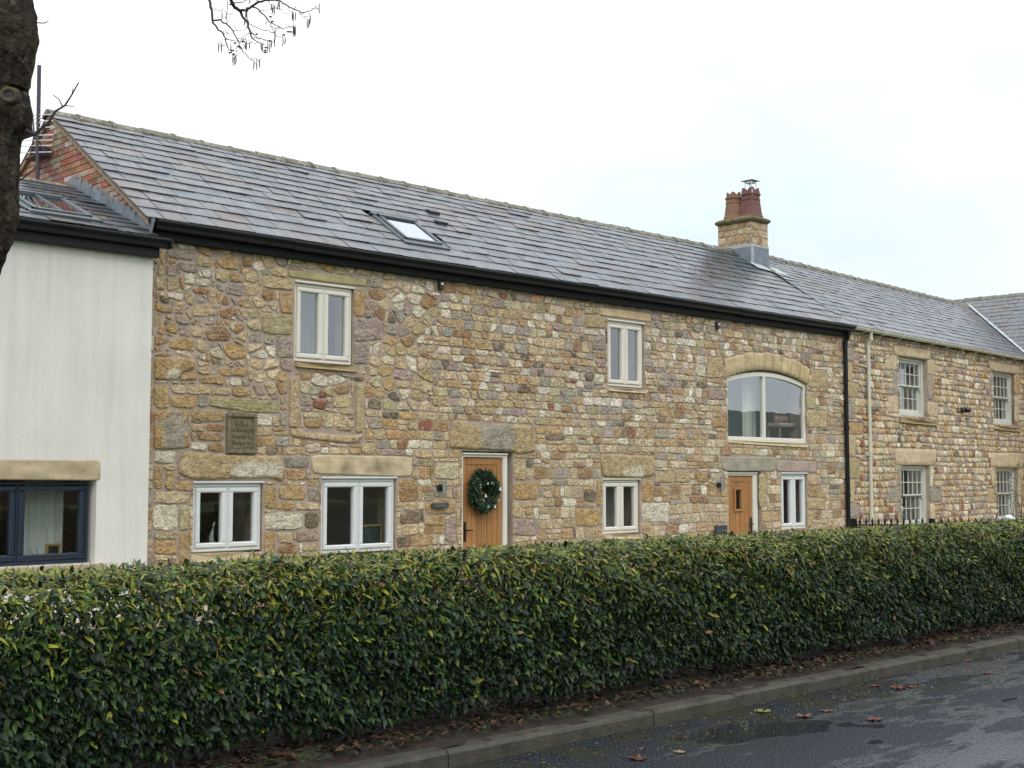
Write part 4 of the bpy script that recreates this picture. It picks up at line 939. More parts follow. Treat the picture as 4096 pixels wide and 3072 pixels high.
# ================================================================ RIGHT COBBLE HOUSE (turned 4 degrees)
rh=thing('cobble_house',toR((0,0,0)),'buff and pink cobble stone house with cream gutter and sash windows','house')
RW=12.0; RE=4.60; rr=random.Random(11)
RO={'S1':(2.38,3.84,2.96,4.24,0),'S2':(7.56,9.07,2.93,4.24,0),'S3':(2.42,3.86,.55,1.90,0),'S4':(7.61,9.08,.52,1.90,0)}
w=MB(); wall_slab(w,.0,RW,-.3,RE,list(RO.values()),T=.42)
def MR(pts,k=3): return ccw([atR(*CK(k,*p)) for p in pts])
RH=[('P',[(404,497),(440,500),(438,570),(404,567)]),('T',[(404,575),(428,577),(428,670),(404,668)]),('Y',[(404,676),(460,680),(457,752),(404,750)]),('G',[(404,758),(442,760),(440,862),(404,860)]),
('O',[(404,880),(484,885),(482,942),(404,940)]),('T',[(405,946),(447,948),(445,1055),(405,1053)]),('Y',[(407,1062),(468,1065),(466,1168),(407,1165)]),('T',[(408,1175),(440,1176),(440,1290),(408,1288)]),('G',[(408,1300),(465,1300),(465,1365),(408,1365)]),
('C',[(597,533),(658,541),(656,614),(597,608)]),('G',[(636,622),(658,624),(660,735),(638,732)]),('C',[(612,742),(662,745),(668,832),(612,828)]),
('C',[(816,560),(855,565),(853,640),(816,635)]),('P',[(816,646),(842,648),(840,768),(816,765)]),('C',[(816,775),(868,780),(868,852),(816,848)]),
('G',[(658,1102),(679,1104),(679,1205),(663,1205)]),('G',[(615,1214),(676,1214),(676,1290),(613,1290)]),('G',[(663,1296),(676,1296),(678,1390),(665,1390)]),
('W',[(828,1104),(842,1104),(842,1210),(828,1210)]),('G',[(828,1218),(885,1219),(884,1286),(828,1284)]),('C',[(829,1292),(850,1294),(850,1390),(829,1390)]),
('O',[(1260,640),(1290,645),(1286,735),(1258,730)]),('P',[(1128,632),(1139,633),(1142,890),(1131,890)]),('C',[(1260,745),(1280,746),(1280,880),(1260,880)]),
('T',[(1120,1217),(1156,1218),(1156,1290),(1118,1288)]),('C',[(1138,1112),(1156,1114),(1156,1205),(1140,1205)]),('C',[(1278,1120),(1300,1122),(1300,1300),(1278,1300)])]
RL={'S1':[(643,485),(830,513),(828,560),(645,536)],'S2':[(1130,565),(1283,592),(1281,634),(1130,614)],'S3':[(650,1012),(857,1018),(855,1098),(650,1096)],'S4':[(1137,1035),(1298,1037),(1298,1112),(1137,1106)]}
RS={'S1':[(665,856),(862,883),(860,899),(668,880)],'S2':[(1150,899),(1285,912),(1283,930),(1150,915)]}
ob=[ccw([(o[0],o[2]),(o[1],o[2]),(o[1],o[3]),(o[0],o[3])]) for o in RO.values()]
rhand=[(c,MR(p)) for c,p in RH]; rl={k:MR(p) for k,p in RL.items()}; rs={k:MR(p) for k,p in RS.items()}
ob+=[grow(hull(p),.008) for c,p in rhand]+[grow(hull(p),.008) for p in rl.values()]+[grow(hull(p),.008) for p in rs.values()]
WR=[('T',20),('C',30),('O',12),('B',6),('G',8),('W',16),('P',18),('D',2.5),('R',3),('Y',2)]
c1=rows_cells(0,RW,-.1,2.1,rr,.115,.165,.10,.24,jit=.014,split=.08); c2=rows_cells(0,RW,2.1,RE,rr,.11,.16,.12,.27,jit=.02,split=.16)
lay_masonry(w,c1+c2,ob,rr,lambda x,z,r:tuple(v*1.28 for v in pcol(choose(r,WR),r,.14)),lambda x,z:.0125,.022,lambda x,z:.20,fn=None)
for c,p in rhand: put_stone(w,p,rr,tuple(q_*1.15 for q_ in pcol(c,rr,.04)),inset=.001,prot=.012,rounding=.06,rough=.004)
w.xf(toR); w.build('wall',[M['mortar'],M['stone']],rh,smooth=True)
for k_,p in rl.items():
    b=MB(); put_stone(b,p,rr,pcol('C',rr,.03),inset=0,prot=.006,rounding=.03,rough=.002,rings=[(1.,.12),(1,-.008),(.985,-.012),(.5,-.012)],n=40,m=0); b.xf(toR); b.build('lintel',M['ashlar'],rh,smooth=True)
for k_,p in rs.items():
    b=MB(); put_stone(b,p,rr,pcol('Y',rr,.03),inset=0,prot=.006,rounding=.07,rough=.006,rings=[(1.,.1),(1,-.06),(.96,-.075)],n=34,m=0); b.xf(toR); b.build('sill',M['ashlar'],rh)
sash_window(rh,2.44,3.84,2.97,4.235); sash_window(rh,7.62,9.05,2.94,4.235); sash_window(rh,2.47,3.86,.56,1.895); sash_window(rh,7.67,9.07,.53,1.895)
# roof with valley clip against the wing
wy0,wz0,wy1,wz1=-.12,4.67,2.56,6.53; rvl=math.hypot(wy1-wy0,wz1-wz0); rv=(wy1-wy0)/rvl,(wz1-wz0)/rvl
def RT(u,v,d): return toR((u,wy0+rv[0]*v-rv[1]*d,wz0+rv[1]*v+rv[0]*d))
O_=Vector(RT(0,0,0)); U_=Vector(RT(1,0,0))-O_; V_=Vector(RT(0,1,0))-O_; N_=Vector(RT(0,0,1))-O_
WXR,WZR=35.45,6.78; WSL=.73          # wing ridge x, z, slope
def wing_z(x): return WZR-WSL*(WXR-x)
def valley_u(v):   # local u where the roof planes meet
    lo,hi=0,20
    for _ in range(40):
        m_=(lo+hi)/2; p=RT(m_,v,0)
        if wing_z(p[0])>p[2]: hi=m_
        else: lo=m_
    return lo
va,vb=valley_u(0),valley_u(rvl)
s=MB(); ux=lambda v:(22.905-RT(0,v,0)[0])/U_.x
slates(s,O_,U_,V_,N_,-.3,va+3.5,rvl,row_list(rvl,.235,.155),(.19,.33),rr,lambda r,f,u:tuple(v*1.08 for v in slate_cols(r,f,u)),clipf=[((va-.06,0),(vb-.06,rvl)),((ux(rvl),rvl),(ux(0),0))],t=.009)
s.add([RT(.1,.02,-.01),RT(va,.02,-.01),RT(vb,rvl,-.02),RT(.3,rvl,-.02)],[(0,1,2,3)],1); s.add([RT(.1,rvl,-.01),RT(vb+1,rvl,-.01),toR((vb+2,5.3,4.6)),toR((.1,5.3,4.6))],[(0,1,2,3)],1)
s.build('roof',[M['slate'],M['fascia']],rh)
s=MB(); ridge_tiles(s,.35,vb-.05,wy1,wz1,.42,rnd=rr,slope=.67,fn=toR,w=.14); s.build('ridge',M['ridge'],rh)
s=MB()
pr=[(math.cos(math.pi*k/10)*.066,-math.sin(math.pi*k/10)*.066) for k in range(11)]; pr=pr+[(-.05,0.0),(-.045,-.01)]+[(math.cos(math.pi*k/10)*.058,-math.sin(math.pi*k/10)*.058) for k in range(9,0,-1)]
s.sweep([(-.14+a,4.655+b_) for a,b_ in pr],.12,RW,segs=1)
s.xf(toR); gt=s.build('gutter',M['cream'],rh)
u=.55
for k in range(14):
    s=MB(); s.tube([(u+.07,-.205,4.66),(u+.07,-.20,4.61),(u+.05,-.155,4.585),(u,-.06,4.56),(u-.01,-.03,4.53),(u-.01,-.02,4.48)],.009,5); s.box(u-.06,u+.05,-.035,-.02,4.47,4.485); s.xf(toR); s.build('gutter_bracket',M['cream'],gt); u+=.82
s=MB(); dx=.84; s.tube([(dx,-.14,4.61),(dx,-.13,4.45),(dx-.005,-.075,4.33),(dx,-.075,-.05)],.036,12)
for z,rr_ in ((4.46,.043),(4.36,.041),(3.93,.044),(3.86,.044),(2.15,.044),(2.1,.044),(.4,.044)): s.tube([(dx,-.14 if z>4.4 else -.078,z-.03),(dx,-.13 if z>4.4 else -.078,z+.03)],rr_,12)
for z in (3.9,2.1): s.box(dx-.11,dx-.03,-.06,-.005,z-.02,z+.02)
s.xf(toR); s.build('downpipe',M['cream'],rh)
s=MB(); s.box(.05,RW,5.0,5.2,-.3,4.6); s.box(RW-.2,RW,.43,5.0,-.3,4.6); s.box(.1,RW-.2,.43,4.98,2.3,2.4); s.box(5.2,5.3,.43,4.9,-.1,4.6); s.xf(toR); s.build('interior_wall',M['room'],rh)
# ================================================================ WING at the far right
wg=thing('slate_roofed_wing',(WXR,-2,0),'slate roofed wing of stone coming forward at the far right','house')
s=MB(); s.box(32.75,38.2,-2.2,8,-.3,4.6); s.build('wall',M['mortar'],wg)
wvl=3.75; s=MB(); L_=math.sqrt(1+WSL**2); wU=Vector((0,1,0)); wVv=Vector((1/L_,0,WSL/L_)); wN=Vector((-WSL/L_,0,1/L_)); WO=Vector((WXR-wvl/L_,0,WZR-WSL*wvl/L_))
def wing_clip_y(v): # y where right roof plane meets at this v
    p=WO+wVv*v
    lo,hi=-2,8
    for _ in range(40):
        m_=(lo+hi)/2; 
        # height of right roof at (x,m_)
        x=p.x; c,s_=math.cos(RANG),math.sin(RANG); d=-(x-RX0)*s_+m_*c
        z=wz0+(d-wy0)*(wz1-wz0)/(wy1-wy0)
        if z<p.z: lo=m_
        else: hi=m_
    return lo
vs0=(wz0-WO.z)/(WSL/L_)
ya,yb=wing_clip_y(vs0),wing_clip_y(wvl-.35)
slates(s,WO,wU,wVv,wN,-2.5,9,wvl,row_list(wvl,.22,.20),(.30,.40),rr,lambda r,f,u:tuple(v*.95 for v in slate_cols(r,f,u)),t=.008)
s.add([tuple(WO+wU*-2.5),tuple(WO+wU*9),tuple(WO+wU*9+wVv*wvl),tuple(WO+wU*-2.5+wVv*wvl)],[(0,1,2,3)],1)
E_=Vector((WXR+3,0,WZR-WSL*3)); s.add([(WXR,-2.5,WZR),(WXR,9,WZR),(E_.x,9,E_.z),(E_.x,-2.5,E_.z)],[(0,1,2,3)],1)
s.build('roof',[M['slate'],M['fascia']],wg)
s=MB(); ridge_tiles(s,-2.5,9,0,0,.45,rnd=rr,slope=.67,fn=lambda v:(WXR+v[1],v[0],WZR-.02+v[2]),w=.14); s.build('ridge',M['ridge'],wg)
s=MB()
nseg=6
for k in range(nseg):
    v0_,v1_=rvl*k/nseg,rvl*(k+1)/nseg+.03
    a,b_=RT(valley_u(v0_)-.07,v0_,.035),RT(valley_u(v1_)-.07,v1_,.035); c=(a[0]+.13,a[1]-.02,a[2]+.02); d=(b_[0]+.13,b_[1]-.02,b_[2]+.02)
    s.add([a,c,d,b_],[(0,1,2,3)])
s.build('lead_valley',M['leadpale'],wg)
# ================================================================ GROUND
def sheet(name,x0,x1,y0,y1,z,m,kind='structure',n=1):
    s=MB(); s.add([(x0,y0,z),(x1,y0,z),(x1,y1,z),(x0,y1,z)],[(0,1,2,3)]); return tag(s.build(name,m),kind=kind)
sheet('ground',-500,700,-700,700,-.30,M['field'])
KY=-8.20
sheet('road',-60,120,-21,KY+.02,0,M['road'])
sheet('verge',-60,120,-300,-21,.004,M['lawn'])
s=MB(); rk=random.Random(5); x=-6
while x<40:
    L=.914; dz=rk.uniform(-.004,.004); dy=rk.uniform(-.004,.004)
    s.sweep([(KY+dy,-.1),(KY+dy,.078+dz),(KY+dy+.02,.10+dz),(KY+dy+.125,.103+dz),(KY+dy+.125,-.1)],x+.004,x+L-.004); x+=L
s.box(-6,40,KY+.01,KY+.11,-.1,.085); tag(s.build('kerb',M['kerb']),kind='structure')
def hmesh(name,x0,x1,y0,y1,nx,ny,hf,m,kind='structure'):
    X,Y=np.meshgrid(np.linspace(x0,x1,nx),np.linspace(y0,y1,ny)); vs=[(float(a),float(b),hf(float(a),float(b))) for a,b in zip(X.ravel(),Y.ravel())]
    fs=[(j*nx+i,j*nx+i+1,(j+1)*nx+i+1,(j+1)*nx+i) for j in range(ny-1) for i in range(nx-1)]
    s=MB(); s.v=vs; s.f=fs; s.m=[0]*len(fs); s.c=[(.5,.5,.5)]*len(vs); return tag(s.build(name,m,smooth=True),kind=kind)
hmesh('hedge_bed',-6,40,KY+.05+.0,-6.7,500,30,lambda x,y:.096+.05*max(0,min(1,(y+8.1)*2.5))+.025*mnoise.noise(Vector((x*4,y*4,0)))+.012*mnoise.noise(Vector((x*13,y*13,2))),M['soil'])
sheet('lawn',-60,120,-6.72,-1.2,.05,M['lawn']); sheet('path',-60,120,-1.2,12,.046,M['paving'])
# ---------------------------------------------------------------- numpy leaves
def leaves(name,P,D,Nn,Ln,Wd,Cc,mt,parent=None,curl=.25,fold=.25,st=4,kind=None,bend=None):
    n=len(P); D=D/np.linalg.norm(D,axis=1,keepdims=True); Tt=np.cross(D,Nn); Tt/=np.linalg.norm(Tt,axis=1,keepdims=True)+1e-9; Nn=np.cross(Tt,D)
    a=np.linspace(0,1,st); wp=np.sin(np.pi*(a**.85*.90+.05))**.8; wp[0]=.1; wp[-1]=.12
    if bend is None: bend=np.full(n,curl)
    V=np.zeros((n,st,3,3))
    for j in range(st):
        for k,b in enumerate((-1,0,1)):
            off=D*(Ln*a[j]*(1-.25*bend*a[j]))[:,None]+Tt*(Wd*.5*wp[j]*b)[:,None]+Nn*((-bend*Ln*a[j]**2)+fold*Wd*abs(b)*wp[j]*.5)[:,None]
            V[:,j,k,:]=P+off
    nv=st*3; verts=V.reshape(-1,3)
    f=[]
    for j in range(st-1):
        for k in range(2): f.append([j*3+k,j*3+k+1,(j+1)*3+k+1,(j+1)*3+k])
    f=np.array(f); faces=(f[None]+(np.arange(n)*nv)[:,None,None]).reshape(-1,4)
    if parent: verts=verts-np.array(WLOC[parent])
    me=bpy.data.meshes.new(name); me.vertices.add(len(verts)); me.vertices.foreach_set('co',verts.astype(np.float32).ravel())
    me.loops.add(faces.size); me.loops.foreach_set('vertex_index',faces.astype(np.int32).ravel()); me.polygons.add(len(faces))
    me.polygons.foreach_set('loop_start',np.arange(0,faces.size,4,dtype=np.int32)); me.polygons.foreach_set('loop_total',np.full(len(faces),4,dtype=np.int32))
    me.polygons.foreach_set('use_smooth',np.ones(len(faces),dtype=bool)); me.materials.append(mt); me.update(calc_edges=True)
    ca=me.color_attributes.new('Col','FLOAT_COLOR','POINT'); c=np.ones((n,nv,4),dtype=np.float32); c[:,:,:3]=Cc[:,None,:]; c[:,1::3,:3]*=1.12; ca.data.foreach_set('color',c.ravel())
    o=bpy.data.objects.new(name,me); COL.objects.link(o)
    if parent: o.parent=parent; WLOC[o]=WLOC[parent].copy()
    return o
rs_=np.random.RandomState(4)
HX0,HX1,HF,HB,HT=.5,20.5,-7.86,-7.12,1.16
hedge=thing('hedge',(8,-7.5,0),'long clipped evergreen laurel hedge along the roadside kerb','hedge')
def snoise(x,y,s): # cheap smooth noise
    return (np.sin(x*1.7+s)+np.sin(x*3.1+y*2.3+s*2)+np.sin(y*4.1-x*1.3+s*3)+np.sin(x*6.7+y*5.1+s))/4
def hedge_pts(n,where):
    x=rs_.uniform(HX0,HX1,n)
    # nearer part of the hedge gets more leaves
    if where=='front':
        z=.24+.05*np.sin(x*5.1)*np.sin(x*1.9)+ (HT-.24)*rs_.uniform(0,1,n)**.92; d=np.abs(rs_.normal(0,.055,n)); y=HF+.05*snoise(x,z*3,1.)+d+.06*np.clip((.35-z)/.2,0,1)-.03*np.exp(-((z-.8)/.3)**2); 
        r=np.clip((z-(HT-.10))/.10,0,1); y=y+r**2*.10
        o=np.stack([np.zeros(n),-np.ones(n),.1+.6*r],1)
    elif where=='top':
        y=rs_.uniform(HF+.03,HB,n); e=np.minimum(y-HF,HB-y); z=HT+.012*snoise(x*1.5,y*4,2.)-.10*np.clip(1-e/.09,0,1)**2-np.abs(rs_.normal(0,.035,n)); o=np.stack([np.zeros(n),-.25*np.ones(n),np.ones(n)],1)
    elif where=='back':
        z=rs_.uniform(.2,HT,n); y=HB-np.abs(rs_.normal(0,.06,n)); o=np.stack([np.zeros(n),np.ones(n),.2*np.ones(n)],1)
    else:
        z=rs_.uniform(.22,HT-.08,n); y=rs_.uniform(HF+.1,HB-.05,n); o=np.stack([np.zeros(n),-.6*np.ones(n),.5*np.ones(n)],1)
    P=np.stack([x,y,z],1); return P,o
def mk(n,where,name,big=1.):
    P,o=hedge_pts(n,where)
    # thin gaps: remove leaves where a patch noise is low (shows what lies behind)
    gap=(snoise(P[:,0]*2.1,P[:,2]*5.,5.)<-.62)&(P[:,2]<HT-.12)&(rs_.uniform(size=len(P))<.5)
    lg=((P[:,0]-3.62)/.13)**2+((P[:,2]-.90)/.10)**2<1; lg2=((P[:,0]-2.9)/.08)**2+((P[:,2]-.95)/.05)**2<1
    keep=~gap&~(lg&(rs_.uniform(size=len(P))<.72))&~(lg2&(rs_.uniform(size=len(P))<.6)); P=P[keep]; o=o[keep]; n=len(P)
    tip=(rs_.uniform(size=n)<(.10+.55*np.clip((P[:,2]-.55)/.6,0,1)))
    rd=rs_.normal(0,.75,(n,3)); D=o+rd; D[:,2]=D[:,2]*.7+np.where(tip,.45,-.45); D/=np.linalg.norm(D,axis=1,keepdims=True)
    Nn=o*.8+np.array([0,0,.9])+rs_.normal(0,.5,(n,3)); 
    Ln=rs_.uniform(.038,.072,n)*big*np.clip(1.06-.012*P[:,0],.85,1.05); Ln=np.where(tip,Ln*.85,Ln); Wd=Ln*np.where(tip,.26,.42)*rs_.uniform(.8,1.2,n)
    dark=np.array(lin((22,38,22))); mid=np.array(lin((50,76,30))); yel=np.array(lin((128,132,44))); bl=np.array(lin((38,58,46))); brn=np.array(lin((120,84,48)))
    u=rs_.uniform(size=n); hi=np.clip((P[:,2]-.35)/.8,0,1); C=np.where((u<.48+.26*(1-hi))[:,None],dark,mid)  # dark leaves grow more frequent downwards, painting in shade at the hedge base
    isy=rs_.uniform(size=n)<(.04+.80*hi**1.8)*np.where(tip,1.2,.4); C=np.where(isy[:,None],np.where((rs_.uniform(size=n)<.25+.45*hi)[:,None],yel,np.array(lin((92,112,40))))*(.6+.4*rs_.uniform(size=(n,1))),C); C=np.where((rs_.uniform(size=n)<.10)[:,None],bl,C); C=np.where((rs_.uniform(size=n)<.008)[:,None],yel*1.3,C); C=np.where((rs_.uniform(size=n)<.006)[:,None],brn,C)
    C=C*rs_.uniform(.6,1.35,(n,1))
    bend=np.where(tip,rs_.uniform(.6,1.3,n),rs_.uniform(.1,.6,n))
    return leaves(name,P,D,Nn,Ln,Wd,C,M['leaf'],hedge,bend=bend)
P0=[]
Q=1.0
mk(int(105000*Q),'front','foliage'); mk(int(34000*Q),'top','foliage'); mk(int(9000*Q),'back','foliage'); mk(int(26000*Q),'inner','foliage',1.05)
s=MB(); rh_=random.Random(9); x=HX0+.1
while x<HX1:
    y=rh_.uniform(-7.65,-7.4); s.tube([(x,y,.05),(x+rh_.uniform(-.05,.05),y+rh_.uniform(-.05,.05),.35),(x+rh_.uniform(-.1,.1),y,.6)],[.022,.017,.012],6)
    for k in range(9):
        a=rh_.uniform(0,6.28); r=rh_.uniform(.12,.3); s.tube([(x,y,rh_.uniform(.2,.5)),(x+math.cos(a)*r*.6,y+math.sin(a)*r*.6,.65),(x+math.cos(a)*r,y+math.sin(a)*r,rh_.uniform(.85,1.1))],[.009,.006,.003],4)
    x+=rh_.uniform(.28,.45)
s.build('stems',M['stem'],hedge)
s=MB()
for k in range(1500):
    x=HX0+(HX1-HX0)*rh_.random(); 
    if rh_.random()<.75: y=rh_.uniform(HF+.03,HB); z=HT-.05; tz=rh_.uniform(.04,.085); ty=rh_.uniform(-.02,.02)
    else: y=HF+.06; z=rh_.uniform(.6,1.05); tz=rh_.uniform(.06,.12); ty=-rh_.uniform(.05,.09)
    s.tube([(x,y,z),(x+rh_.uniform(-.012,.012),y+ty*.5,z+tz*.6),(x+rh_.uniform(-.02,.02),y+ty,z+tz*1.1)],[.0035,.003,.0016],4)
s.build('shoots',mat('red_brown_shoot',lin((72,44,38)),.6),hedge)
# litter under the hedge and on the road
def litter(name,n,x0,x1,y0,y1,z,sz,cols,kind,zf=None,den=None):
    x=rs_.uniform(x0,x1,n); y=rs_.uniform(y0,y1,n); P=np.stack([x,y,np.full(n,z)],1); a=rs_.uniform(0,6.28,n); D=np.stack([np.cos(a),np.sin(a),rs_.uniform(-.1,.35,n)],1); Nn=np.stack([rs_.normal(0,.3,n),rs_.normal(0,.3,n),np.ones(n)],1)
    L=rs_.uniform(*sz,n); C=np.array([lin(cols[i]) for i in rs_.randint(0,len(cols),n)]); o=leaves(name,P,D,Nn,L,L*.6,C*rs_.uniform(.6,1.2,(n,1)),M['deadleaf'],None,curl=.3,fold=.5); return tag(o,kind=kind)
litter('leaf_litter',4200,1,22,-8.04,-7.3,.15,(.03,.075),[(78,54,40),(62,45,34),(90,66,48),(48,37,30),(70,50,38)],'stuff')
litter('ground_weeds',5200,1,22,-8.05,-7.4,.14,(.02,.045),[(52,74,38),(44,64,38),(66,84,44)],'stuff')
litter('kerb_debris',2600,2,22,-8.75,-8.22,.006,(.008,.03),[(86,66,46),(70,78,44),(104,90,60)],'stuff')
def maple(loc,size,rot,seed,col,label):
    r=random.Random(seed); s=MB(); n=30; pts=[]
    for k in range(n):
        t=2*math.pi*k/n; lobe=abs(math.cos(2.5*t))**.7; rr2=size*(.42+.58*lobe)*(1-.3*math.exp(-((t-math.pi)/.4)**2)); pts.append((rr2*math.cos(t),rr2*math.sin(t),size*.28*lobe*r.uniform(.3,1)+.004))
    vs=[(0,0,.006)]+pts+[(p[0]*.55,p[1]*.55,p[2]*.35+.004) for p in pts]; fs=[(0,1+n+k,1+n+(k+1)%n) for k in range(n)]+[(1+n+k,1+k,1+(k+1)%n,1+n+(k+1)%n) for k in range(n)]
    c,s_=math.cos(rot),math.sin(rot); vs=[(loc[0]+a*c-b*s_,loc[1]+a*s_+b*c,loc[2]+z) for a,b,z in vs]; s.add(vs,fs,0,lin(col)); s.tube([(loc[0],loc[1],.01),(loc[0]+size*1.0*math.cos(rot+2.9),loc[1]+size*1.0*math.sin(rot+2.9),.012)],.0022,4,0,lin(col))
    o=s.build('fallen_leaf',M['deadleaf'],None,smooth=True); tag(o,label,'leaf','dead leaves lying on the wet road')
def gp(px,py,z=0): d=ray(px,py); t=(z-EYE)/d[2]; return (d[0]*t,-DIST+d[1]*t,z)
zz=lambda x,y:(2000+x*.9476,2200+y*.9476)
LV=[(1285,707,0.068,(112,80,64),'curled pale brown leaf nearest the camera of a pair below the puddle'),(1380,683,0.048,(120,88,68),'small tan leaf just right of the larger one on open tarmac'),(1580,720,0.060,(104,62,50),'red brown leaf alone on the wet tarmac, right of the pair'),
(1680,586,0.072,(112,58,40),'dark russet leaf in the middle of the puddle'),(1585,577,0.048,(112,66,46),'orange brown leaf at the left edge of the puddle'),(1742,582,0.044,(122,80,58),'light orange leaf at the right edge of the puddle'),
(2058,522,0.048,(112,66,44),'orange leaf far along the road near the right edge'),(755,856,0.040,(150,136,100),'pale cream leaf on the dark tarmac nearest the front'),(1110,685,0.064,(120,130,66),'yellow green leaf lying in the gutter below the kerb'),(1975,470,0.040,(130,90,66),'brown leaf close to the far kerb'),(580,885,0.064,(92,54,38),'dark brown wet leaf at the lower edge of the view')]
for i,(x,y,sz,c,lb) in enumerate(LV): maple(gp(*zz(x,y)),sz,i*1.7,i,c,lb)
# ================================================================ TREE
tr=thing('alder_tree',(3.0,-6.3,0),'bare old tree with knobbly dark bark at the left edge','tree')
edge=[(0,-330),(60,-160),(73,0),(84,70),(80,120),(62,190),(58,215),(73,240),(64,258),(50,275),(42,370),(40,470),(30,510),(14,545),(-10,600),(-60,760),(-110,960)]
dep=7.5; sc_=dep/2800.
path=[];rad=[]
half=[86,86,86,88,86,80,78,84,82,76,76,78,80,84,90,100,112]
for (ex,ey),h in zip(edge,half): path.append(atdepth(*VV(ex-h,ey),dep)); rad.append(h*sc_-.035)
path=path[::-1]; rad=rad[::-1]
base=path[0]; path=[Vector((base.x-.18,base.y,.0))]+path; rad=[.40]+rad
path=[Vector((path[0].x,path[0].y,-.1))]+path; rad=[.46]+rad
def dense(path,rad,k=5):
    P_=[];R_=[]
    for i in range(len(path)-1):
        for j in range(k): f=j/k; P_.append(path[i].lerp(path[i+1],f)); R_.append(rad[i]*(1-f)+rad[i+1]*f)
    P_.append(path[-1]); R_.append(rad[-1]); return P_,R_
P_,R_=dense(path,rad,7)
s=MB(); s.tube(P_,R_,72)
ctr={}
nv=[]
for i,p in enumerate(s.v):
    k=i//72; c=P_[min(k,len(P_)-1)]; v=Vector(p)-c; L=v.length or 1; q=Vector(p)
    t=math.atan2(v.y,v.x)
    d=.034*abs(mnoise.noise(Vector((math.cos(t)*7,math.sin(t)*7,q.z*2.1+.8*mnoise.noise(q*4)))))*-2+.03+.020*mnoise.noise(Vector((q.x*9,q.y*9,q.z*9)))+.010*mnoise.noise(Vector((q.x*26,q.y*26,q.z*14)))
    nv.append(tuple(q+v/L*d))
s.v=nv
trunk=s.build('trunk',M['bark'],tr,smooth=True)
kc=atdepth(*VV(20,205),dep-.24); rt_=Vector((FY,-FX,0))
s=MB(); fw=Vector((FX,FY,0))
kn=[]; 
for k in range(21):
    t=2*math.pi*k/20; kn.append(kc+rt_*math.cos(t)*.045+Vector((0,0,1))*math.sin(t)*.034)
s.tube(kn,[.014+.003*math.sin(k*1.3) for k in range(21)],8); s.build('knot_scar',mat('knot_callus',lin((78,69,56)),.9,nscale=30,namt=.3,bump=.8),trunk,smooth=True)
s=MB(); s.tube([kc+fw*.05,kc-fw*.004],[.05,.036],14); s.build('knot_hollow',M['twig'],trunk)
# branches above the frame and hanging into it
bz=lambda p:(750+p[0]*.2712,p[1]*.2712)
BR=[([(310,-150),(320,0),(350,150),(365,300),(430,410),(520,490),(560,560),(575,660),(610,730),(680,810)],.013,.003),
([(600,-60),(700,110),(780,160),(800,220),(880,350),(920,470),(960,560),(1020,620),(1130,660)],.017,.003),
([(780,160),(870,145),(940,95),(1050,30),(1190,5),(1300,0),(1370,20),(1470,80),(1640,175),(1700,185),(1830,145),(1890,90),(1930,140)],.012,.0022),
([(940,95),(1040,130),(1100,200),(1200,310),(1300,370),(1400,415),(1490,400),(1560,410),(1580,470)],.007,.002),([(365,300),(480,300),(560,350),(670,450),(740,600),(770,670),(850,790),(930,870),(1030,885),(1060,930)],.008,.002),
([(560,560),(660,590),(760,605),(880,640),(980,640),(1060,620)],.004,.002),([(880,340),(1000,400),(1200,465),(1280,490),(1320,540),(1410,560),(1410,640)],.004,.0018),([(920,470),(1040,550),(1160,600),(1240,610),(1290,640)],.0045,.0018),
([(1230,340),(1250,440),(1290,510)],.004,.002),([(1650,185),(1700,240),(1750,260),(1780,310)],.0035,.0016),([(1470,80),(1510,160),(1560,210)],.0032,.0016),([(590,-30),(590,0),(580,150),(570,210),(650,215),(780,225)],.004,.002),
([(350,100),(410,145),(540,160),(590,200)],.0028,.0016),([(680,455),(760,450),(830,445),(890,400)],.003,.002),([(1190,10),(1240,80),(1330,120),(1400,160),(1410,190)],.0032,.0015),([(770,670),(715,715),(720,800),(700,860)],.0035,.0015),
([(575,660),(520,665),(470,655),(460,700)],.003,.0014),([(930,870),(990,920),(1020,970)],.003,.0014),([(920,490),(860,520),(800,570),(700,580)],.003,.0015),([(960,560),(1090,585),(1180,600)],.003,.0015),([(660,40),(720,50),(860,10),(900,-20)],.006,.003),([(1160,280),(1160,350),(1150,365)],.0025,.0015),([(1050,155),(1160,165),(1230,120)],.003,.0016),([(570,345),(615,325)],.003,.0015),([(540,515),(600,490),(665,495)],.003,.0013),([(1030,20),(1050,-30)],.004,.003),([(845,535),(865,600),(900,615)],.0025,.0013)]
BD=6.6
s=MB(); rb_=random.Random(21); tips=[]
for pts,r0,r1 in BR:
    r0*=.62; r1*=.55
    P3=[atdepth(*bz(p),BD+.08*math.sin(p[0]*.01)) for p in pts]
    Pd,Rd=dense(P3,[r0+(r1-r0)*i/(len(P3)-1) for i in range(len(P3))],3)
    Pd=[p+Vector((rb_.uniform(-1,1),rb_.uniform(-1,1),rb_.uniform(-1,1)))*.004 for p in Pd]; Pd[0]=P3[0]
    s.tube(Pd,Rd,6); tips.append(P3[-1])
    for i in range(2,len(Pd)-1,3):
        if rb_.random()<.55:
            a=rb_.uniform(-1.8,1.8); L=rb_.uniform(.02,.06); e=Pd[i]+rt_*math.sin(a)*L+Vector((0,0,math.cos(a)*L)); s.tube([Pd[i],e],[.0014,.0009],4)
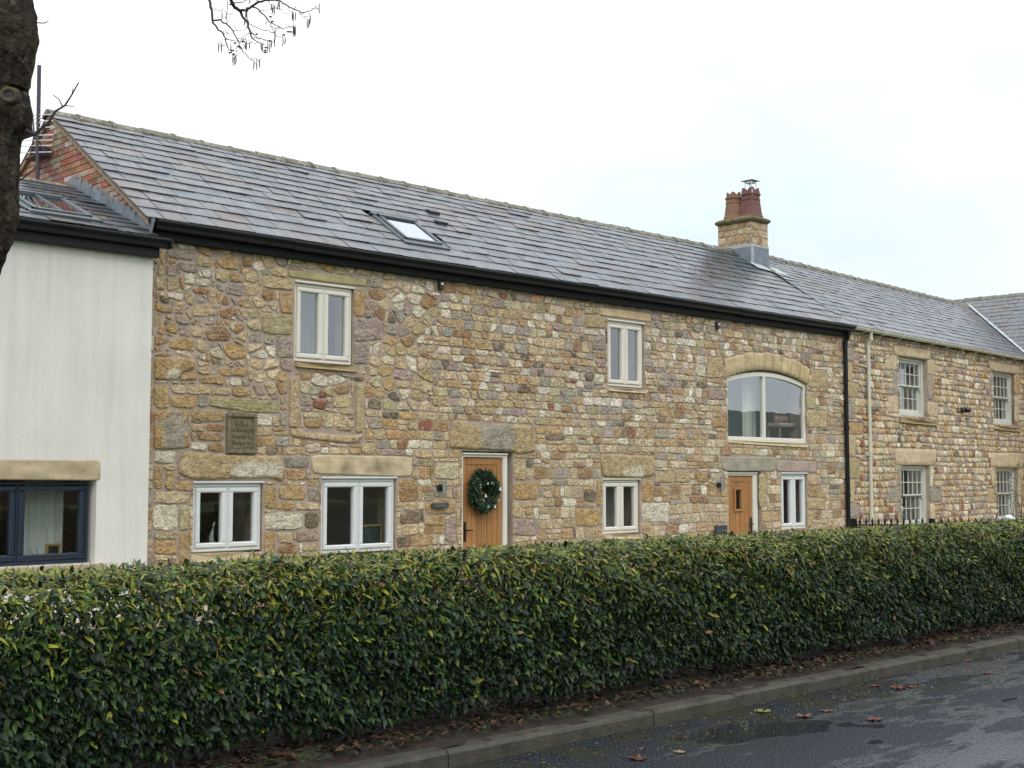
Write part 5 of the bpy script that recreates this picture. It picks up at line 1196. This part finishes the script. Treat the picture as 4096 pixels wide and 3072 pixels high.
# limbs joining the trunk above the view
tt=path[-1]
A0=atdepth(*bz((310,-150)),BD); B0=atdepth(*bz((600,-60)),BD)
up=tt+Vector((0,0,1.6))
s.tube([tt-Vector((0,0,.1)),tt+Vector((.05,0,.8)),up,up+Vector((.3,-.1,1.6))],[.23,.2,.16,.1],16)
s.tube([tt+Vector((.03,0,.6)),tt.lerp(B0,.35)+Vector((0,0,1.1)),tt.lerp(B0,.75)+Vector((0,0,.9)),B0],[.09,.06,.035,.017],10)
s.tube([tt+Vector((.02,0,.2)),tt.lerp(A0,.4)+Vector((0,0,.8)),tt.lerp(A0,.8)+Vector((0,0,.55)),A0],[.06,.04,.025,.013],10)
def grow_br(p,d,r,L,n):
    if n==0 or r<.003: return
    pts=[p];q=p
    for k in range(4): d=(d+Vector((rb_.uniform(-.25,.25),rb_.uniform(-.25,.25),rb_.uniform(-.15,.2)))).normalized(); q=q+d*L/4; pts.append(q)
    s.tube(pts,[r,r*.85,r*.75,r*.65,r*.55],6)
    for k in range(3): grow_br(pts[rb_.randint(2,4)],(d+Vector((rb_.uniform(-1,1),rb_.uniform(-1,1),rb_.uniform(-.3,.7)))).normalized(),r*.55,L*.7,n-1)
for k in range(5): grow_br(up+Vector((.05*k,0,.2*k)),Vector((math.cos(k*1.3+2.2),math.sin(k*1.3+2.2),.8)),.07,1.7,4)
# small twigs by the aerial
for pts,r0,r1 in [([(45,300),(75,290),(105,265),(120,240),(140,228),(155,205),(170,178)],.010,.0035),([(135,230),(128,215),(115,205)],.004,.0025),([(140,228),(160,230)],.0035,.002),([(155,205),(158,190)],.003,.002),([(80,49),(95,50),(105,46)],.004,.0025),([(20,405),(50,385),(80,360)],.006,.003),([(42,270),(60,285),(78,292)],.02,.012)]:
    s.tube([atdepth(*VV(*p),dep) for p in pts],[r0+(r1-r0)*i/(len(pts)-1) for i in range(len(pts))],6)
s.build('branches',M['twig'],tr)
CT=[(510,260),(570,260),(860,220),(875,230),(900,380),(840,350),(1255,170),(1280,180),(1240,130),(1545,265),(1560,270),(1590,255),(1765,370),(1790,370),(1810,310),(1575,480),(1560,490),(1590,470),(1410,640),(1440,620),(1290,500),(460,720),(500,720),(640,730),(670,880),(690,920),(715,910),(980,980),(1022,980),(1062,950),(850,680),(870,700),(915,690),(1085,700),(1105,720),(1185,720),(1215,720),(1240,660),(1280,630),(1335,95),(1355,90),(920,20),(1940,145)]
for x,y in CT:
    P3=atdepth(*bz((x,y)),BD); L=rb_.uniform(.03,.05); s=MB(); s.tube([P3+Vector((rb_.uniform(-.01,.01),0,L*.9)),P3+Vector((0,0,L*.5)),P3,P3-Vector((rb_.uniform(-.008,.008),0,L*.5))],[.001,.0028,.0032,.0015],6); s.build('catkin',M['catkin'],tr,smooth=True)
for x,y in [(1020,503),(700,635),(780,705),(670,745),(625,778),(1155,703),(1143,745),(1147,775),(1525,470),(1485,468),(1250,315),(1225,247),(1417,515),(635,65),(815,607),(750,685),(680,803),(1208,602)]:
    P3=atdepth(*bz((x,y)),BD); s=MB(); s.tube([P3+rt_*.008,P3+rt_*.003,P3-rt_*.003,P3-rt_*.008],[.002,.005,.005,.002],6); s.build('cone',M['catkin'],tr,smooth=True)
# ================================================================ AERIAL
ae=thing('television_aerial',(7.2,1.9,5.5),'television aerial on a tall grey pole beside the brick gable','aerial')
def atx(px,py,X): d=ray(px,py); t=X/d[0]; return Vector((X,-DIST+d[1]*t,EYE+d[2]*t))
zg=lambda x,y:(x*.3014+60,y*.3014+420)
AXX=7.22
s=MB(); p0=atx(*zg(300,915),AXX); p1=atx(157,262,AXX); s.tube([p0-Vector((0,0,.1)),p1],.026,10); s.build('pole',M['pole'],ae)
s=MB(); q=atx(*zg(415,600),7.40); s.box(7.24,7.44,q.y-.04,q.y+.04,q.z-.09,q.z+.03); s.box(7.24,7.44,q.y-.02,q.y+.32,q.z-.10,q.z-.08); s.build('wall_bracket',M['pole'],ae)
s=MB(); rt3=rt_
boom0=atx(*zg(250,310),AXX); 
for (xl,xr,y) in ((215,490,130),(330,500,212),(290,515,297),(95,508,402),(80,500,470),(75,495,540),(65,478,628),(230,350,180),(230,345,240)):
    a=atx(*zg(xl,y+5),AXX); b=atx(*zg(xr,y-4),AXX); m_=(a+b)/2; L=(b-a).length; s.tube([a,b],.008,6)
s.build('elements',M['alu'],ae)
s=MB(); s.tube([atx(*zg(235,150),AXX),atx(*zg(255,390),AXX),atx(*zg(215,640),AXX)],.012,6); s.tube([atx(*zg(190,330),AXX),atx(*zg(310,390),AXX)],.022,8); s.build('boom',M['pole'],ae)
s=MB(); s.tube([atx(*zg(320,500),AXX-.02),atx(*zg(350,560),AXX-.02),atx(*zg(390,600),AXX-.02),atx(*zg(425,590),AXX-.01)],.005,5); s.build('cable',M['darkplastic'],ae)
# ================================================================ small things on the walls
def sensor(px,py,label):
    x,z=at(px,py,-.04); t=thing('security_sensor',(x,-.05,z),label,'sensor','security sensors under the eaves')
    s=MB(); s.bbox(x-.035,x+.035,-.075,-.0,z-.06,z+.06,.012); s.build('housing',M['darkplastic'],t); s=MB(); s.bbox(x-.02,x+.02,-.082,-.074,z+.005,z+.04,.004); s.build('lens',M['white'] ,t)
sensor(*CK(1,943,182),'black sensor box under the eaves right of the wide upper casement'); sensor(*CK(2,1048,386),'black sensor box under the eaves left of the arched window')
def wall_light(px,py,label):
    x,z=at(px,py,-.08); t=thing('wall_light',(x,-.1,z),label,'wall light','cylinder wall lights beside the doors')
    s=MB(); s.tube([(x-.02,-.02,z),(x-.02,-.045,z)],.05,18); s.tube([(x-.01,-.045,z),(x,-.08,z)],.015,8); s.build('mount',M['darkplastic'],t)
    s=MB(); s.tube([(x,-.10,z-.10),(x,-.10,z+.10)],.032,18); s.build('lamp_tube',M['steel'],t,smooth=False)
wall_light(*CK(1,957,1214),'steel tube wall light left of the wreathed door'); wall_light(*CK(2,1071,1200),'steel tube wall light left of the door with the glazed slot')
x0,z0=at(*CK(1,899,1317),-.06); x1,z1=at(*CK(1,982,1291),-.06)
t=thing('name_plate',((x0+x1)/2,-.06,z0),'narrow slate name plate on an ochre stone left of the wreathed door','sign'); s=MB(); s.bbox(x0,x1,-.075,-.05,z0,z1,.004); s.build('plate',M['slateplate'],t); text('Log Acre',(x0+x1)/2,-.077,(z0+z1)/2-.017,.055,M['plateletter'],t,'lettering'); s=MB(); s.box(x0+.02,x1-.02,-.05,-.01,z0+.01,z1-.01); s.build('backing',M['darkplastic'],t)
x0,z0=at(*CK(2,1041,1466),-.05); x1,z1=at(*CK(2,1098,1405),-.05)
t=thing('house_sign',((x0+x1)/2,-.05,z0),'square slate house sign low on the wall by the second door','sign'); s=MB(); s.bbox(x0,x1,-.06,-.02,z0,z1,.004); s.build('plate',M['slateplate'],t)
xc=(x0+x1)/2; text('Greenside Fold',xc,-.062,z1-.10,.040,M['plateletter'],t,'lettering'); text('Barn',xc,-.062,z1-.165,.05,M['plateletter'],t,'lettering')
for dx_ in (-.11,.11): s=MB(); s.tube([(xc+dx_,-.058,z1-.115),(xc+dx_,-.064,z1-.115)],.006,8); s.build('screw',M['darkplastic'],t)
# flood light on the cobble house
u_,z_=atR(*CK(3,1008,816),-.10); t=thing('floodlight',toR((u_,-.1,z_)),'small black floodlight between the two upper sash windows','light')
s=MB(); s.tube([(u_-.03,-.0,z_-.02),(u_-.02,-.05,z_-.01),(u_-.01,-.10,z_)],[.05,.06,.055],12); s.tube([(u_,-.10,z_),(u_+.04,-.17,z_-.01),(u_+.06,-.20,z_-.02)],[.06,.062,.04],12); s.xf(toR); s.build('housing',M['darkplastic'],t,smooth=True)
s=MB(); s.tube([(u_-.005,-.155,z_+.02),(u_+.0,-.17,z_+.03)],[.022,.018],8); s.xf(toR); s.build('lens',M['white'],t)
# ================================================================ wreath
wx,wz=at(1946,1967,.05); wx,wz=at(*CK(1,1158,1232),0.0)
wr=thing('wreath',(wx,.03,wz),'evergreen christmas wreath with white bell ornaments hanging on the oak door','wreath')
RW_=.205; n=3000; a=rs_.uniform(0,6.28,n); b=rs_.uniform(0,6.28,n); r=.10*rs_.uniform(.2,1,n)
P=np.stack([wx+(RW_+r*np.cos(b))*np.cos(a)*.93,.035-np.abs(r*np.sin(b))*1.3-.01,wz+(RW_+r*np.cos(b))*np.sin(a)],1)
D=np.stack([np.cos(a)*(.3+np.cos(b))-np.sin(a)*1.0,-.55-.3*np.sin(b),np.sin(a)*(.3+np.cos(b))+np.cos(a)*1.0],1)+rs_.normal(0,.35,(n,3)); Nn=np.stack([rs_.normal(0,.5,n),-np.ones(n),rs_.normal(0,.5,n)],1)
k=rs_.uniform(size=n); C=np.where((k<.6)[:,None],np.array(lin((28,54,36))),np.where((k<.8)[:,None],np.array(lin((48,76,50))),np.where((k<.93)[:,None],np.array(lin((86,108,78))),np.array(lin((74,48,38))))))*rs_.uniform(.6,1.3,(n,1))
leaves('foliage',P,D,Nn,rs_.uniform(.035,.085,n),rs_.uniform(.010,.028,n),C,M['needle'],wr,curl=.2)
s=MB(); ring_=[(wx+RW_*.93*math.cos(t_*.3142),.03,wz+RW_*math.sin(t_*.3142)) for t_ in range(21)]; s.tube(ring_,.025,8); s.build('hoop',M['stem'],wr)
wq=lambda x,y:at(1700+x*.3918,1600+y*.3918,-.05)
for (x,y,h) in ((715,905,.05),(663,1085,.042),(590,850,.03),(568,975,.045)):
    X,Z=wq(x,y); s=MB(); s.tube([(X,-.16,Z-h*.5),(X,-.16,Z-h*.3),(X,-.16,Z+h*.3),(X,-.16,Z+h*.5)],[h*.42,h*.34,h*.16,h*.05],6); s.build('ornament',M['ceramic'],wr)
s=MB()
for k_ in range(46):
    X,Z=wq(*random.Random(k_).choice([(520,880),(640,850),(540,1030),(700,1030),(600,1090)])); X+=rb_.uniform(-.03,.03); Z+=rb_.uniform(-.03,.03); s.tube([(X,-.15,Z-.003),(X,-.156,Z),(X,-.15,Z+.004)],[.002,.005,.002],5)
s.build('berries',M['ceramic'],wr)
# ================================================================ railings and shrub by the cobble house
fe=thing('iron_railings',(18,-3.5,0),'black iron railings with spear finials behind the hedge','fence')
def fpt(px): return atdepth(px,2000,20.0)
F0,F1,F2=fpt(3414),fpt(3726),fpt(4067); F3=fpt(4400)
def fz(v,z): return (v.x,v.y,z)
zt=EYE-(2101-1907)/F*20.0
s=MB()
dirf=(F3-F0); dirf.z=0; dirf.normalize(); perp=Vector((-dirf.y,dirf.x,0))
for p,q in ((F0,F1),(F1,F2),(F2,F3)):
    for z in (zt,.14):
        a=Vector((p.x,p.y,z)); b=Vector((q.x,q.y,z)); w_=perp*.014
        s.add([tuple(a-w_),tuple(b-w_),tuple(b+w_),tuple(a+w_)]+[tuple(v+Vector((0,0,.022))) for v in (a-w_,b-w_,b+w_,a+w_)],[(0,1,2,3),(4,5,6,7),(0,1,5,4),(1,2,6,5),(2,3,7,6),(3,0,4,7)])
s.build('rails',M['iron'],fe)
for p in (F0,F1,F2,F3):
    s=MB(); a=.036; s.bbox(p.x-a,p.x+a,p.y-a,p.y+a,-.05,zt+.11,.004); s.build('post',M['iron'],fe)
bar=None; px=3414+24
while px<4380:
    p=fpt(px)
    if all(abs(px-v)>16 for v in (3726,4067)):
        if bar is None:
            s=MB(); L0=WLOC[fe]; s.tube([(L0.x,L0.y,.08),(L0.x,L0.y,zt+.03)],.011,6); s.tube([(L0.x,L0.y,zt+.02),(L0.x,L0.y,zt+.035),(L0.x,L0.y,zt+.045),(L0.x,L0.y,zt+.06),(L0.x,L0.y,zt+.12)],[.011,.022,.013,.026,.004],6); bar=s.build('spear_bar',M['iron'],fe); o=bar
        else: o=bar.copy(); COL.objects.link(o); o.parent=fe
        o.location=(p.x-L0.x,p.y-L0.y,0)
    px+=25 if px<3726 else 27
def shrub():
    sp=thing('olive_shrub',tuple(atdepth(4090,2100,19.2)*1)[:2]+(0,),'thin leaved grey green shrub in front of the last sash window','shrub'); r=random.Random(31); s=MB(); PP=[];DD=[]
    bx,by,_=sp.location
    for k in range(16):
        ang=r.uniform(0,6.28); sp_=r.uniform(.1,.42); h=r.uniform(1.0,2.05)
        pts=[Vector((bx,by,0))+Vector((math.cos(ang)*sp_*f,math.sin(ang)*sp_*f,h*f)) for f in (0,.35,.7,1)]; pts[-1]+=Vector((r.uniform(-.1,.1),r.uniform(-.1,.1),0)); s.tube(pts,[.008,.006,.004,.002],5)
        for j in range(46):
            f=r.uniform(.35,1); i=min(2,int(f*3)); q=pts[i].lerp(pts[i+1],f*3-i); PP.append(q); DD.append(Vector((r.uniform(-1,1),r.uniform(-1,1),r.uniform(-.1,.8))))
    s.build('stems',M['twig'],sp); n=len(PP)
    leaves('foliage',np.array(PP),np.array(DD),rs_.normal(0,1,(n,3))+np.array([0,0,1]),rs_.uniform(.04,.08,n),np.full(n,.012),np.array(lin((96,106,80)))*rs_.uniform(.7,1.2,(n,1)),M['needle'],sp)
shrub()
gl=atdepth(4038,2074,18.6); t=thing('garden_ornament',(gl.x,gl.y,gl.z),'small white ribbed ornament poking above the hedge near the right edge','ornament')
s=MB(); s.tube([gl+rt_*-.06+Vector((0,0,.03)),gl,gl+rt_*.07-Vector((0,0,.02))],[.025,.055,.03],10); s.build('ribbed_head',M['white'],t); s=MB(); s.tube([(gl.x,gl.y,0),(gl.x,gl.y,gl.z-.03)],.012,8); s.build('stake',M['darkplastic'],t)
# ================================================================ things seen through the windows
def curtain(x0,x1,y,z0,z1,label,group='curtains behind the windows',amp=.03,lean=0.,fn=None,per=.09,m=None):
    s=MB(); n=int((x1-x0)/.012)+4; vs=[]
    for j,z in enumerate((z0,(z0+z1)/2,z1)):
        for k in range(n):
            f=k/(n-1); x=x0+(x1-x0)*f+lean*(j/2)*(1-f*.3); vs.append((x,y+amp*math.sin(2*math.pi*(x-x0)/per)*(1 if j else .9),z))
    fs=[(j*n+k,j*n+k+1,(j+1)*n+k+1,(j+1)*n+k) for j in range(2) for k in range(n-1)]; s.add(vs,fs)
    if fn: s.xf(fn)
    o=s.build('curtain',m or M['curtain'],None,smooth=True); tag(o,label,'curtain',group)
curtain(18.95,19.30,.42,2.14,3.65,'pale curtain at the left edge of the arched window',lean=-.12); curtain(20.0,20.30,.50,2.14,3.65,'pale curtain behind the middle bar of the arched window'); curtain(20.55,20.9,.85,2.14,3.65,'pale curtain deeper in the room behind the wooden chair')
curtain(9.66,9.95,.50,3.0,4.3,'left curtain in the wide upper casement of the cottage row',m=M['curtain']); curtain(9.95,10.65,.9,2.9,4.35,'sheer blind filling the wide upper casement',m=M['curtain'],amp=.01)
curtain(15.75,16.25,.5,2.95,4.3,'pale curtain in the left light of the narrow upper casement'); curtain(16.25,16.75,.9,2.95,4.3,'net curtain in the right light of the narrow upper casement',amp=.012)
curtain(6.28,6.75,.42,.62,1.7,'grey curtain inside the navy framed window',lean=.0)
curtain(15.95,16.55,.62,.6,1.62,'net blind in the ground floor window with the flowers',amp=.01); curtain(20.6,21.5,.75,.55,1.7,'blind in the slim ground floor window under the pink lintel',amp=.01)
M['blindgrey']=mat('silver_blind',lin((150,156,148)),.7,streak=((14,14,20),.4)); M['drape']=mat('dark_drape',lin((62,56,54)),.95,streak=((20,20,1),.3))
for i,(k_,lb) in enumerate((('S1','net curtain in the upper left sash window'),('S2','striped blind in the upper right sash window'),('S3','dark drapes in the lower left sash window'),('S4','dark drapes in the lower right sash window'))):
    o=RO[k_]; curtain(o[0]+.2,o[0]+1.15,.48,o[2],o[3],lb,group='drapes behind the sash windows',amp=.05,per=.2,fn=toR,m=M['blindgrey'] if i<2 else M['drape'])
# armchair
cw=thing('wooden_chair',(21.05,.75,2.30),'low wooden armchair with cushions seen in the arched window','chair')
czs=lambda x,y,Y:at(2880+x*.1929,1480+y*.1929,Y)
CY_=.42; sx0,sz0=czs(1110,1150,CY_); sx1,_=czs(1490,1160,CY_)
s=MB(); s.bbox(sx0,sx1,CY_-.16,CY_+.2,sz0-.035,sz0,.01); s.build('seat',M['wood'],cw)
fl=2.12
for (a,b,l) in ((sx0+.04,CY_-.12,-.05),(sx1-.04,CY_-.12,.06),(sx0+.05,CY_+.15,-.04),(sx1-.05,CY_+.15,.05)):
    s=MB(); s.tube([(a,b,sz0-.03),(a+l*.5,b,(sz0+fl)/2),(a+l,b,fl)],[.016,.02,.014],8); s.build('leg',M['wood'],cw)
s=MB(); s.tube([(sx0,CY_-.12,2.2),(sx1,CY_-.12,2.2)],.01,6); s.tube([(sx0,CY_+.15,2.22),(sx1,CY_+.15,2.22)],.01,6); s.build('stretchers',M['wood'],cw)
s=MB(); at_=sz0+.235; s.tube([(sx0-.04,CY_-.1,at_+.01),(sx0,CY_+.1,at_),(sx0+.15,CY_+.19,at_),(sx1-.1,CY_+.19,at_),(sx1,CY_+.06,at_+.03),(sx1+.02,CY_-.12,at_+.03)],.02,8)
for f in (0,.2,.4,.6,.8,1): X=sx0+(sx1-sx0)*f; s.tube([(X,CY_+.16,sz0),(X,CY_+.18,at_)],.009,6)
s.tube([(sx1-.05,CY_-.1,sz0),(sx1-.01,CY_-.1,at_+.02)],.012,6); s.build('backrest',M['wood'],cw)
s=MB(); s.bbox(sx0+.01,sx1-.03,CY_-.14,CY_+.15,sz0+.001,sz0+.05,.02); tag(s.build('seat_pad',M['ceramic'],None),'white pad lying on the seat of the wooden armchair','cushion')
for i,f in enumerate((.17,.42,.68)):
    X=sx0+(sx1-sx0)*f; s=MB(); rr3=.07; s.tube([(X,CY_-.04,sz0+.13),(X,CY_-.01,sz0+.13),(X,CY_+.05,sz0+.13),(X,CY_+.08,sz0+.13)],[.02,rr3,rr3,.02],14); tag(s.build('round_cushion',M['cushion'],None,smooth=True),('round cushion at the left end of the wooden armchair','round cushion in the middle of the wooden armchair','darker cushion by the right arm of the wooden armchair')[i],'cushion','cushions on the wooden armchair')
# sill objects
def pframe(x,z0,w_,h,y,label,mt,back,fn=None):
    t=thing('picture_frame',(x,y,z0),label,'picture frame','picture frames on the window sills'); s=MB(); ring(s,x-w_/2,x+w_/2,z0,z0+h,.025,y-.012,y+.012,.003); s.build('frame',mt,t); s=MB(); s.box(x-w_/2+.02,x+w_/2-.02,y-.004,y+.008,z0+.02,z0+h-.02); s.build('picture',back,t)
pframe(6.53,.75,.17,.155,.22,'wooden picture frame standing at the curtain foot in the navy window',M['frame'],M['pictureback']); pframe(5.66,.74,.16,.15,.22,'pale picture frame at the left end of the navy window sill',M['room'],M['pictureback'])
pframe(11.06,.70,.36,.30,.26,'framed photo collage leaning in the wider ground floor casement',M['frame'],M['photos'])
s=MB(); s.bbox(6.36,6.46,.24,.27,.75,.86,.004); tag(s.build('white_card',M['ceramic'],None),'white card standing left of the wooden picture frame','card')
def vase(x,y,z,label):
    t=thing('flower_vase',(x,y,z),label,'vase'); s=MB(); s.tube([(x,y,z),(x,y,z+.03),(x,y,z+.09),(x,y,z+.13),(x,y,z+.15)],[.03,.045,.04,.022,.028],12); s.build('vase',M['ceramic'],t,smooth=True); s=MB(); r=random.Random(2)
    for k in range(9): e=(x+r.uniform(-.06,.06),y+r.uniform(-.05,.05),z+r.uniform(.26,.36)); s.tube([(x,y,z+.14),e],.003,4); s.tube([(e[0],e[1],e[2]-.012),e,(e[0],e[1],e[2]+.012)],[.006,.018,.006],6)
    s.build('dried_flowers',M['cushion'],t)
vase(15.80,.30,.78,'white vase of dried flowers in the small ground floor casement')
s=MB(); s.tube([(8.62,.30,.74),(8.60,.31,.9),(8.615,.30,1.02)],[.05,.03,.008],7); s.tube([(8.615,.3,1.02),(8.63,.29,1.09)],[.018,.01],7); tag(s.build('angel_figurine',M['ceramic'],None,smooth=True),'slim pale figurine on the sill of the leftmost stone house window','figurine')
s=MB(); s.box(8.0,9.3,1.4,1.44,1.18,1.30); tag(s.build('worktop_shelf',M['ceramic'],None),'white shelf inside the leftmost ground floor window of the stone row','shelf')
s=MB(); s.tube([(16.45,.32,3.14),(16.47,.32,3.22),(16.44,.31,3.30)],[.06,.07,.02],9); tag(s.build('red_toy',mat('red_cloth',lin((170,50,46)),.8),None,smooth=True),'red soft toy on the sill of the narrow upper casement','toy')
# barn across the road, seen only as a reflection
bn=thing('roadside_barn',(45,-47,0),'long low slate roofed barn across the road','barn')
s=MB(); s.box(5,170,-52,-44,0,4.2); s.build('wall',M['mortar'],bn); s=MB(); s.add([(5,-43.6,4.1),(170,-43.6,4.1),(170,-48,7.0),(5,-48,7.0),(5,-52.4,4.1),(170,-52.4,4.1)],[(0,1,2,3),(3,2,5,4),(0,3,4),(1,5,2)]); s.build('roof',M['fascia'],bn)
hedge2=thing('reflection_hedge',(20,-22,0),'unseen dark hedge added across the road to darken window reflections','hedge')  # unseen hedge, added so the ground floor panes reflect something dark
n=26000; P=np.stack([rs_.uniform(-2,120,n),-22+rs_.uniform(-.4,.4,n),rs_.uniform(0,2.5,n)],1); leaves('foliage',P,rs_.normal(0,1,(n,3)),rs_.normal(0,1,(n,3)),rs_.uniform(.12,.2,n),rs_.uniform(.06,.1,n),np.array(lin((36,56,34)))*rs_.uniform(.7,1.3,(n,1)),M['leaf'],hedge2)
s=MB(); s.box(-2,120,-22.3,-21.8,0,2.4); s.build('stems',M['stem'],hedge2)
